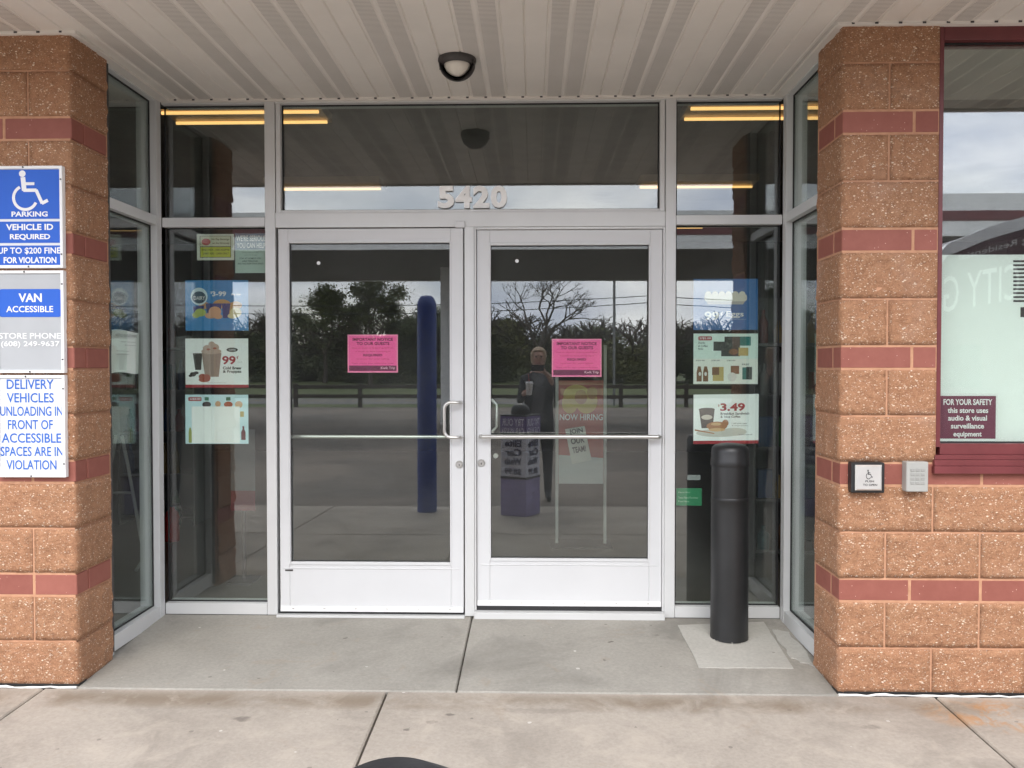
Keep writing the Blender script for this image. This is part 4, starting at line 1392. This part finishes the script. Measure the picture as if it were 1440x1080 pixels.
# ------------------------------------------------------------------ things across the walk, seen mirrored in the glass
# tall blue bollard
bx, by = -.76, -4.02
t = thing('bollard', 'tall blue round-topped bollard at the edge of the walk', 'bollard', (bx, by, zg(by)))
M_BLB = plain('bollard_blue', (.012, .045, .26), .4, 0, .08, 6)
MB().lathe([(.104, zg(by) + .001), (.102, zg(by) + .02), (.100, 2.06)], (bx, by, 0), 32).build('sleeve', M_BLB, t, True)
MB().lathe([(.100, 2.0605), (.097, 2.10), (.082, 2.145), (.055, 2.172), (.004, 2.18)], (bx, by, 0), 32).build('cap', M_BLB, t, True)

# purple waste bin with car wash panels and a black dome lid
cx, cy_ = .222, -3.80
zb = zg(cy_)
ang = R(-61)
t = thing('waste_bin', 'purple square waste bin with car wash lettering and a black dome lid', 'bin', (cx, cy_, zb))
M_PUR = plain('bin_purple', (.30, .26, .48), .45, 0, .2, 7)
M_PUL = plain('panel_lilac', (.66, .68, .78), .45, 0, .12, 9)
M_PUD = plain('panel_purple', (.17, .12, .34), .45, 0, .1, 9)
rot = Matrix.Rotation(R(29), 4, 'Z')
T_ = Matrix.Translation((cx, cy_, 0)) @ rot
def rbox(name, mat, hw, z0, z1, bv=.006):
    m = MB().box(-hw, hw, -hw, hw, z0, z1, bv)
    m.v = [tuple(T_ @ Vector(v)) for v in m.v]
    return m.build(name, mat, t)
rbox('base_cabinet', M_PUR, .150, zb + .001, .30)
rbox('rim', M_DARK, .156, .3005, .315, .002)
rbox('upper_cabinet', M_PUL, .148, .3155, .72)
rbox('header_panel', M_PUD, .152, .7205, .930)
rbox('lid_rim', M_BLACKP, .154, .9305, .945, .004)
m = MB()
m.lathe([(.098, .9455), (.098, .975), (.092, 1.008), (.076, 1.035), (.045, 1.053), (.004, 1.059)], (cx, cy_, 0), 40)
m.build('dome_lid', M_BLACKP, t, True)
for k in range(4):
    q = T_ @ Matrix.Rotation(R(90 * k), 4, 'Z')
    def fr_k(a_, b_, q=q):
        return tuple(q @ Vector((.1525 - .305 * a_, .1530, -.06 + 1.02 * b_)))
    for s_, z0_k, z1_k in (('TRY OUR', .875, .95), ('CAR WASH', .785, .86)):
        MB().text(s_, fr_k, .08, z0_k, .92, z1_k, .02).build('printed_lettering', plain('lilac_ink', (.8, .78, .86), .5), t)
    for s_, z0_k in (('Elite', .67), ('Car', .58), ('Wash', .49), ('$8.99', .385)):
        MB().text(s_, fr_k, .18, z0_k, .82, z0_k + .07, .03).build('printed_lettering', plain('navy_ink', (.03, .03, .09), .5), t)

# ---- the photographer, built as one skinned mesh
def skin_mesh(name, verts, edges, radii, sub=2, root=0):
    me = bpy.data.meshes.new(name)
    me.from_pydata([Vector(v) for v in verts], edges, [])
    ob = bpy.data.objects.new(name, me)
    COL.objects.link(ob)
    ob.modifiers.new('skin', 'SKIN')
    sv = me.skin_vertices[0].data
    for i, r_ in enumerate(radii):
        sv[i].radius = r_ if hasattr(r_, '__len__') else (r_, r_)
        sv[i].use_root = (i == root)
    ss = ob.modifiers.new('sub', 'SUBSURF')
    ss.levels = ss.render_levels = sub
    dg = bpy.context.evaluated_depsgraph_get()
    dg.update()
    out = bpy.data.meshes.new_from_object(ob.evaluated_get(dg))
    bpy.data.objects.remove(ob)
    bpy.data.meshes.remove(me)
    return out
PX, PYy = .415, -4.88
PZ = zg(PYy)
V, Ed, Ra = [], [], []
def vt(x, y, z, r, par=None):
    V.append((PX + x, PYy + y, PZ + z)); Ra.append(r)
    i = len(V) - 1
    if par is not None:
        Ed.append((par, i))
    return i
pel = vt(0, 0, .93, (.175, .125))
wai = vt(0, .0, 1.08, (.175, .125), pel)
che = vt(0, .005, 1.27, (.185, .13), wai)
shd = vt(0, .0, 1.41, (.125, .085), che)
nek = vt(0, .01, 1.49, .055, shd)
hd1 = vt(0, .03, 1.57, (.070, .080), nek)
hd2 = vt(0, .03, 1.66, (.078, .095), hd1)
hd3 = vt(0, .02, 1.735, (.055, .065), hd2)
def hand(wr, sgn, dirv, pal):
    """palm and five fingers from the wrist; dirv: finger direction, pal: thumb side"""
    dv, pv = Vector(dirv).normalized(), Vector(pal).normalized()
    nv = dv.cross(pv)
    w0 = Vector(V[wr]) - Vector((PX, PYy, PZ))
    pm_ = w0 + dv * .05
    pa = vt(*pm_, (.026, .016), wr)
    for k, ln_ in enumerate((.062, .070, .066, .052)):
        o_ = pv * (.024 - .016 * k)
        f1 = vt(*(pm_ + dv * .045 + o_), .009, pa)
        f2 = vt(*(pm_ + dv * (.045 + ln_ * .5) + o_ + nv * .014), .0085, f1)
        vt(*(pm_ + dv * (.045 + ln_ * .75) + o_ + nv * .036), .0075, f2)
    t1 = vt(*(pm_ + dv * .005 + pv * .034), .010, pa)
    vt(*(pm_ + dv * .035 + pv * .050 + nv * .014), .0085, t1)
# arm raised to the phone (on +x) and arm holding the cup (on -x)
sR = vt(.165, 0, 1.395, .062, shd)
eR = vt(.235, .09, 1.165, .044, sR)
wR = vt(.115, .215, 1.44, .030, eR)
hand(wR, 1, (-.75, .35, .55), (-.2, .2, .9))
sL = vt(-.165, 0, 1.395, .062, shd)
eL = vt(-.215, .04, 1.13, .044, sL)
wL = vt(-.165, .225, 1.245, .030, eL)
hand(wL, -1, (.35, .85, .15), (.2, .1, .95))
for s in (-1, 1):
    hp = vt(s * .095, 0, .87, (.098, .100), pel)
    kn = vt(s * .105, .02, .50, (.062, .066), hp)
    an = vt(s * .11, -.02, .09, (.042, .046), kn)
    ft = vt(s * .115, .06, .042, (.042, .036), an)
    vt(s * .125, .155, .030, (.040, .028), ft)
me = skin_mesh('body', V, Ed, Ra)
SK = plain('skin', (.46, .27, .20), .5)
JK = plain('dark_jacket', (.020, .022, .028), .8, 0, .3, 20)
TP = plain('grey_top', (.10, .10, .11), .8, 0, .4, 60)
PT = plain('dark_trousers', (.028, .028, .034), .8, 0, .3, 20)
SH = plain('black_shoes', (.012, .012, .012), .5)
for m_ in (SK, JK, TP, PT, SH):
    me.materials.append(m_)
for p in me.polygons:
    p.use_smooth = True
    c = p.center - Vector((PX, PYy, PZ))
    if c.z < .085:
        p.material_index = 4
    elif c.z < .92 and abs(c.x) < .24 and c.y < .2:
        p.material_index = 3
    elif c.z > 1.475 and abs(c.x) < .12 and c.y < .16:
        p.material_index = 0
    else:
        dR = (Vector((c.x, c.y, c.z)) - Vector((.115, .215, 1.44))).length
        onR = c.y > .20 and c.x > -.10
        onL = c.y > .225 and c.x < -.05
        if onR or onL:
            p.material_index = 0
        elif abs(c.x) < .07 and c.y > .05:
            p.material_index = 2
        else:
            p.material_index = 1
per = thing('person', 'person in a dark jacket photographing the doors, a drink in the other hand', 'person', (PX, PYy, PZ))
body = link('body', me, None, per)
hr = MB()
bm = bmesh.new()
bmesh.ops.create_uvsphere(bm, u_segments=24, v_segments=16, radius=1)
for v in bm.verts:
    x, y, z = v.co
    k = 1 + .05 * noise.noise(v.co * 4)
    v.co = Vector((x * .093 * k, y * .108 * k - (.014), z * .100 * k + (.0 if z > 0 else z * .06)))
    if y > .35 and z < .55:
        v.co.y = min(v.co.y, .045)
hr.bm(bm, Matrix.Translation((PX, PYy + .02, PZ + 1.672)))
hr.build('hair', plain('fair_hair', (.42, .30, .20), .6, 0, .3, 40), per, True)
fc = MB()
for s in (-1, 1):
    bm = bmesh.new()
    bmesh.ops.create_uvsphere(bm, u_segments=10, v_segments=8, radius=.011)
    fc.bm(bm, Matrix.Translation((PX + s * .030, PYy + .118, PZ + 1.655)))
fc.build('eyes', M_INK, per, True)
nz = MB()
nz.add([(PX - .014, PYy + .118, PZ + 1.61), (PX + .014, PYy + .118, PZ + 1.61), (PX, PYy + .142, PZ + 1.617), (PX, PYy + .118, PZ + 1.655)], [(0, 1, 2), (1, 3, 2), (3, 0, 2), (0, 3, 1)])
nz.build('nose', SK, per, True)
mo = MB()
mo.tube([(PX - .024, PYy + .110, PZ + 1.583), (PX, PYy + .117, PZ + 1.581), (PX + .024, PYy + .110, PZ + 1.583)], .005, 6)
mo.build('mouth', plain('lips', (.35, .12, .11), .5), per, True)
# phone just behind the lens, and the drink
ph = thing('phone', 'black phone held up sideways by the person in the dark jacket', 'phone', (.40, -4.575, 1.41))
box('phone_body', plain('phone_black', (.02, .02, .022), .25), ph, .333, .473, -4.579, -4.571, 1.384, 1.455, .003)
MB().lathe([(.006, 0), (.006, .002)], (.352, -4.571, 1.4348), 12, 'y').build('camera_ring', M_STEEL, ph)
cux, cuy, cuz = PX - .105, PYy + .335, PZ + 1.225
cu = thing('drink_cup', 'pale lidded drink cup with a straw in the hand of the person', 'cup', (cux, cuy, cuz))
MB().lathe([(.028, cuz), (.030, cuz + .01), (.041, cuz + .13)], (cux, cuy, 0), 20).build('cup_body', plain('cup_pale', (.6, .58, .55), .5), cu, True)
MB().lathe([(.044, cuz + .1305), (.044, cuz + .14), (.036, cuz + .152)], (cux, cuy, 0), 20).build('lid', M_WHITE, cu, True)
MB().tube([(cux, cuy, cuz + .1525), (cux - .01, cuy - .005, cuz + .235)], .0035, 6).build('straw', plain('straw_red', (.5, .05, .05), .5), cu)

# ---- van parked right of the photographer, side to the shop
VY = -5.05
vz = zg(VY - 1)
t = thing('parked_van', 'dark maroon high-roofed van with white lettering parked along the walk', 'van', (6.2, VY - 1, vz))
M_VAN = plain('van_maroon', (.055, .012, .022), .3, 0, .1, 3)
prof = [(3.02, .42), (2.98, .75), (3.05, 1.02), (3.45, 1.20), (3.72, 1.34), (4.02, 2.42), (4.22, 2.67), (4.60, 2.83), (5.05, 2.96), (8.55, 3.0), (8.62, 2.9), (8.66, .55), (8.6, .42), (7.95, .42), (7.87, .66), (7.68, .78), (7.45, .78), (7.26, .66), (7.18, .42), (4.42, .42), (4.34, .66), (4.15, .78), (3.92, .78), (3.73, .66), (3.65, .42)]
MB().prism([(x, z + vz) for x, z in prof], VY - 1.95, VY).build('body', M_VAN, t)
roofl = [(3.96, 2.24), (4.02, 2.42), (4.22, 2.67), (4.60, 2.83), (5.05, 2.96), (8.55, 3.0)]
rm = MB()
for (xa, za), (xb, zb_) in zip(roofl, roofl[1:]):
    rm.add([(xa, VY + .012, za - .085 + vz), (xb, VY + .012, zb_ - .085 + vz), (xb, VY + .012, zb_ + .03 + vz), (xa, VY + .012, za + .03 + vz),
            (xa, VY - .05, za - .085 + vz), (xb, VY - .05, zb_ - .085 + vz), (xb, VY - .05, zb_ + .03 + vz), (xa, VY - .05, za + .03 + vz)],
           [(3, 2, 1, 0), (3, 7, 6, 2), (0, 1, 5, 4)])
rm.build('roof_trim', plain('van_silver', (.62, .63, .65), .3, .3), t, True)
MB().add([(3.74, VY - .12, 1.37 + vz), (4.01, VY - .12, 2.20 + vz), (4.01, VY - 1.83, 2.20 + vz), (3.74, VY - 1.83, 1.37 + vz)], [(0, 1, 2, 3)]).build('windscreen', plain('van_glass', (.015, .018, .02), .05), t).location.x -= .012
MB().prism([(x, z + vz) for x, z in ((3.86, 1.36), (4.55, 1.36), (4.55, 1.76), (4.0, 1.76))], VY + .001, VY + .006).build('side_window', MATS['van_glass'], t)
box('door_handle', M_DARK, t, 4.50, 4.64, VY + .001, VY + .03, 1.18 + vz, 1.22 + vz)
for x in (4.03, 7.56):
    for yy in (VY - .14, VY - 1.81):
        wl = MB().lathe([(.20, -.11), (.33, -.10), (.345, -.05), (.345, .05), (.33, .10), (.20, .11)], (x, yy, .345 + vz), 28, 'y').build('wheel', plain('tyre', (.02, .02, .02), .85), t, True)
        MB().lathe([(.205, -.112), (.205, .112)], (x, yy, .345 + vz), 24, 'y').build('rim', M_STEEL, wl, True)
for yy in (VY - .25, VY - 1.7):
    box('headlight', plain('lamp_clear', (.7, .7, .68), .1), t, 2.975, 3.03, yy - .14, yy + .14, .80 + vz, .95 + vz, .01)
M_VL = plain('van_white', (.50, .49, .48), .4)
def vfr(x0, z0, dx, dz, sl=0.0):
    return lambda a_, b_: (x0 - dx * a_, VY + .005, z0 + vz + dz * b_ - sl * a_)
m = MB()
M_VL2 = M_VL
m.text('CITY G', vfr(4.89, 2.19, .70, .335, .13), 0, 0, 1, 1, .0)
m.build('lettering', M_VL, t)
m = MB()
m.text('Servicing Residential', vfr(5.35, 2.80, 1.02, .075, .27), 0, 0, 1, 1, .0)
m.build('lettering', M_VL, t)

# ---- fuel canopy
cz0, cz1, cyn, cyf = 4.34, 5.28, -15.9, -23.6
t = thing('fuel_canopy', 'flat grey fuel canopy with a maroon stripe across the parking lot', 'canopy', (2, -20, zg(-20)))
M_CF = plain('canopy_grey', (.85, .85, .84), .5)
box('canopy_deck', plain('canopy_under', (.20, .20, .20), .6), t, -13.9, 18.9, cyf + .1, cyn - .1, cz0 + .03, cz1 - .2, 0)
for (x0, x1, y0, y1) in ((-14, 19, cyn - .1, cyn), (-14, 19, cyf, cyf + .1), (-14, -13.9, cyf + .1, cyn - .1), (18.9, 19, cyf + .1, cyn - .1)):
    box('fascia', M_CF, t, x0, x1, y0, y1, cz0, cz1, 0)
box('stripe', M_MAROON, t, -14, 19, cyn + .002, cyn + .02, cz0 + .34, cz0 + .56, 0)
for x in (-12.4, -2.25, 9.6, 17.5):
    box('column', M_CF, t, x - .14, x + .14, -20.1, -19.8, zg(-20), cz0 + .05, .01)

# ---- rail fence along the road
t = thing('rail_fence', 'low dark two-rail timber fence between the lot and the road', 'fence', (0, -33.3, zg(-33.2)))
M_WD = plain('weathered_wood', (.060, .048, .038), .85, 0, .3, 8)
x = -39.0
fz = zg(-33.2)
px = at(505, 560, 0)
fxo = CAM.x + (505 - 749.5) / FPX * (33.3 + 4.55)
k0 = -12
pm_ = MB().box(-.09, .09, -.08, .08, -.1, 1.10, .012)
mpost = bpy.data.meshes.new('post'); mpost.from_pydata(pm_.v, [], pm_.f); mpost.materials.append(M_WD)
rm_ = MB().box(-1.5, 1.5, -.04, .04, -.085, .085, .01)
mrail = bpy.data.meshes.new('rail'); mrail.from_pydata(rm_.v, [], rm_.f); mrail.materials.append(M_WD)
for k in range(-11, 14):
    link('post', mpost, None, t, origin=(fxo + 3 * k, -33.3, fz))
    for z in (.50, .95):
        link('rail', mrail, None, t, origin=(fxo + 3 * k + 1.5, -33.24, fz + z + random.uniform(-.015, .015)))

# ---- trees beyond the road
M_BARK = plain('bark', (.075, .058, .045), .9, 0, .3, 10)
def leaf_mat(name, lo, hi):
    s = NT(name)
    oi = s.n('ShaderNodeObjectInfo').outputs['Random']
    c = s.ramp(s.noise(.9, 4, .7), [(.3, lo), (.7, hi)])
    s.color(c)
    s.b.inputs['Roughness'].default_value = .6
    return s.m
LM = [leaf_mat('leaf_dark', (.060, .078, .036), (.13, .15, .062)), leaf_mat('leaf_mid', (.080, .098, .040), (.17, .185, .07)), leaf_mat('leaf_yellow', (.075, .085, .02), (.17, .16, .045))]
def branches(m, p, d, ln_, r, depth, rnd, tips, spread=.55, bias=.12):
    q = p + d * ln_
    mid = p + d * ln_ * .5 + Vector((rnd.uniform(-1, 1), rnd.uniform(-1, 1), rnd.uniform(-.5, .5))) * ln_ * .07
    m.tube([p, mid, q], r, 6, r2=r * .68, cap=False)
    tips.append(q)
    tips.append(mid)
    if depth == 0:
        return
    for k in range(rnd.choice((2, 3, 3))):
        dd = (d + Vector((rnd.gauss(0, spread), rnd.gauss(0, spread), rnd.gauss(bias, spread * .6)))).normalized()
        branches(m, q if k else mid.lerp(q, .9), dd, ln_ * rnd.uniform(.62, .82), r * .62, depth - 1, rnd, tips, spread, bias)
TREES = {}
def tree_meshes(kind, var):
    key = (kind, var)
    if key in TREES:
        return TREES[key]
    rnd = random.Random(var * 31 + {'tall': 1, 'bush': 2, 'bare': 3}[kind])
    tr, tips = MB(), []
    if kind == 'tall':
        branches(tr, Vector((0, 0, 0)), Vector((0, 0, 1)), 3.0, .22, 5, rnd, tips, .50, .10)
    elif kind == 'bare':
        branches(tr, Vector((0, 0, 0)), Vector((.03, 0, 1)), 2.6, .20, 6, rnd, tips, .62, .16)
    else:
        for k in range(6):
            d = Vector((rnd.uniform(-.6, .6), rnd.uniform(-.6, .6), 1)).normalized()
            branches(tr, Vector((0, 0, 0)), d, 1.5, .09, 3, rnd, tips, .6, .05)
    top = max(v[2] for v in tr.v)
    sc_ = 10.0 / top
    mt = bpy.data.meshes.new('trunk')
    mt.from_pydata([(x * sc_, y * sc_, z * sc_) for x, y, z in tr.v], [], tr.f)
    mt.materials.append(M_BARK)
    ml = None
    if kind != 'bare':
        lv = MB()
        tips = [t_ * sc_ for t_ in tips if t_.z * sc_ > (2.6 if kind == 'tall' else .6)]
        vs_, fs_ = [], []
        n_ = 12000 if kind == 'tall' else 14000
        lumps = []
        if kind == 'bush':
            for k in range(26):
                a_ = rnd.uniform(0, 6.283)
                rr = 4.2 * math.sqrt(rnd.random())
                lumps.append((Vector((rr * math.cos(a_), rr * math.sin(a_), rnd.uniform(.3, 8.6) * (1 - .055 * rr * rr / 1.6 if rr < 4 else .35))), rnd.uniform(.9, 1.9)))
        for i in range(n_):
            if kind == 'bush':
                lc, lr = rnd.choice(lumps)
                dv = Vector((rnd.gauss(0, 1), rnd.gauss(0, 1), rnd.gauss(0, 1))).normalized()
                c = lc + dv * lr * rnd.uniform(.55, 1.08)
                if c.z < 0:
                    c.z = -c.z * .5
                a_ = Vector((rnd.gauss(0, 1), rnd.gauss(0, 1), rnd.gauss(0, 1))).normalized()
                b_ = a_.orthogonal().normalized()
                s_ = rnd.uniform(.09, .20)
                k = len(vs_)
                vs_ += [c - a_ * s_, c + b_ * s_ * .9, c + a_ * s_, c - b_ * s_ * .9]
                fs_.append((k, k + 1, k + 2, k + 3))
                continue
            c = rnd.choice(tips)
            off = Vector((rnd.gauss(0, 1), rnd.gauss(0, 1), rnd.gauss(0, .8))) * (.36 if kind == 'tall' else .62)
            c = c + off
            if c.z < .1:
                continue
            a_ = Vector((rnd.gauss(0, 1), rnd.gauss(0, 1), rnd.gauss(0, 1))).normalized()
            b_ = a_.orthogonal().normalized()
            s_ = rnd.uniform(.07, .16)
            k = len(vs_)
            vs_ += [c - a_ * s_, c + b_ * s_ * .55, c + a_ * s_, c - b_ * s_ * .55]
            fs_.append((k, k + 1, k + 2, k + 3))
        ml = bpy.data.meshes.new('crown')
        ml.from_pydata([tuple(v) for v in vs_], [], fs_)
    TREES[key] = (mt, ml)
    return TREES[key]
CR = {}
def tree(kind, var, u, dist, height, wide, lm, label, group, rz=0.0, name='leafy_tree'):
    """u: where it shows mirrored in the doors; dist: metres from the doors"""
    mt, ml = tree_meshes(kind, var)
    x = CAM.x + (u - 749.5) / FPX * (dist + 4.55)
    zb = -.6 + (.35 if dist < 70 else .5)
    t = thing(name, label, 'tree', (x, -dist, zb), group)
    o = link('trunk', mt, None)
    parts = [o]
    if ml is not None:
        key = (ml.name, lm)
        if key not in CR:
            mm = ml.copy()
            mm.materials.append(LM[lm])
            CR[key] = mm
        parts.append(link('crown', CR[key], None))
    for o in parts:
        o.parent = t
        o.rotation_euler = (0, 0, rz)
        o.scale = (wide / 10, wide / 10, height / 10)
    return t
GT = 'trees beyond the road'
tree('tall', 1, 520, 66, 9.6, 10.0, 1, 'tallest loose-crowned green tree beyond the road, mirrored in the left door', GT, .4)
tree('tall', 2, 455, 70, 7.4, 9.0, 1, 'lower green tree just left of the tallest one in the door reflection', GT, 1.9)
tree('tall', 3, 600, 72, 7.0, 9.0, 0, 'dark green tree beyond the road behind the blue bollard reflection', GT, 3.0)
tree('bare', 2, 757, 60, 9.4, 10.5, 0, 'leafless tree with forking branches, mirrored in the right door', None, .3, 'bare_tree')
rnd = random.Random(21)
us = list(range(180, 1500, 40))
for i, u in enumerate(us):
    d_ = 74 + (i * 37 % 9)
    hh = rnd.uniform(5.8, 7.7)
    tree('bush', i % 3 + 1, u + rnd.uniform(-12, 12), d_, hh, rnd.uniform(8, 10.5), (0, 1, 0, 2, 1)[i % 5],
         ('dark green thicket tree in the hedge line beyond the road', 'mid green thicket tree in the hedge line beyond the road', 'dark green thicket tree in the hedge line beyond the road', 'yellow-green thicket tree in the hedge line beyond the road', 'mid green thicket tree in the hedge line beyond the road')[i % 5],
         ('dark hedge-line trees', 'mid green hedge-line trees', 'dark hedge-line trees', 'yellow-green hedge-line trees', 'mid green hedge-line trees')[i % 5], rnd.uniform(0, 6))

# ---- poles and wires along the road
M_POLE = plain('pole_wood', (.10, .085, .07), .85)
poles = []
for i, (x, lab) in enumerate(((-38, 'far'), (8.8, 'near'), (52, 'other'))):
    t = thing('utility_pole', 'wooden utility pole with a crossarm beside the road', 'utility pole', (x, -56, -.4), 'utility poles along the road')
    MB().tube([(x, -56, -.4), (x, -56, 9.4)], .15, 10, r2=.11).build('pole', M_POLE, t, True)
    box('crossarm', M_POLE, t, x - .06, x + .06, -57.1, -54.9, 8.75, 8.88, .01)
    for yy in (-57, -56.5, -55.4, -55.0):
        MB().lathe([(.03, 8.885), (.05, 8.93), (.03, 9.0)], (x, yy, 0), 8).build('insulator', M_STEEL, t)
    poles.append(x)
M_WIRE = plain('wire_black', (.02, .02, .02), .6)
for k, (yy, z, sag) in enumerate(((-57, 9.0, 1.0), (-56.5, 9.0, .9), (-55.0, 9.0, 1.1), (-56.15, 6.6, .7), (-56.15, 6.1, .8))):
    m = MB()
    for xa, xb in zip(poles, poles[1:]):
        pts = []
        for i in range(17):
            q = i / 16
            pts.append((xa + (xb - xa) * q, yy, z - sag * 4 * q * (1 - q)))
        m.tube(pts, .030, 5)
    tag(m.build('overhead_wire', M_WIRE, None, True), ('upper overhead wire strung between the utility poles', 'lower overhead cable strung between the utility poles')[k > 2], 'wire', ('upper overhead wires', 'lower overhead cables')[k > 2])
t = thing('sign_pole', 'plain grey steel pole with a dark box sign beyond the lot', 'sign', (4.35, -36.2, -.5))
MB().tube([(4.35, -36.2, -.5), (4.35, -36.2, 6.3)], .065, 12).build('pole', plain('pole_grey', (.22, .22, .22), .5), t, True)
box('sign_box', M_DARK, t, 3.9, 4.8, -36.35, -36.05, 5.9, 6.8, .02)
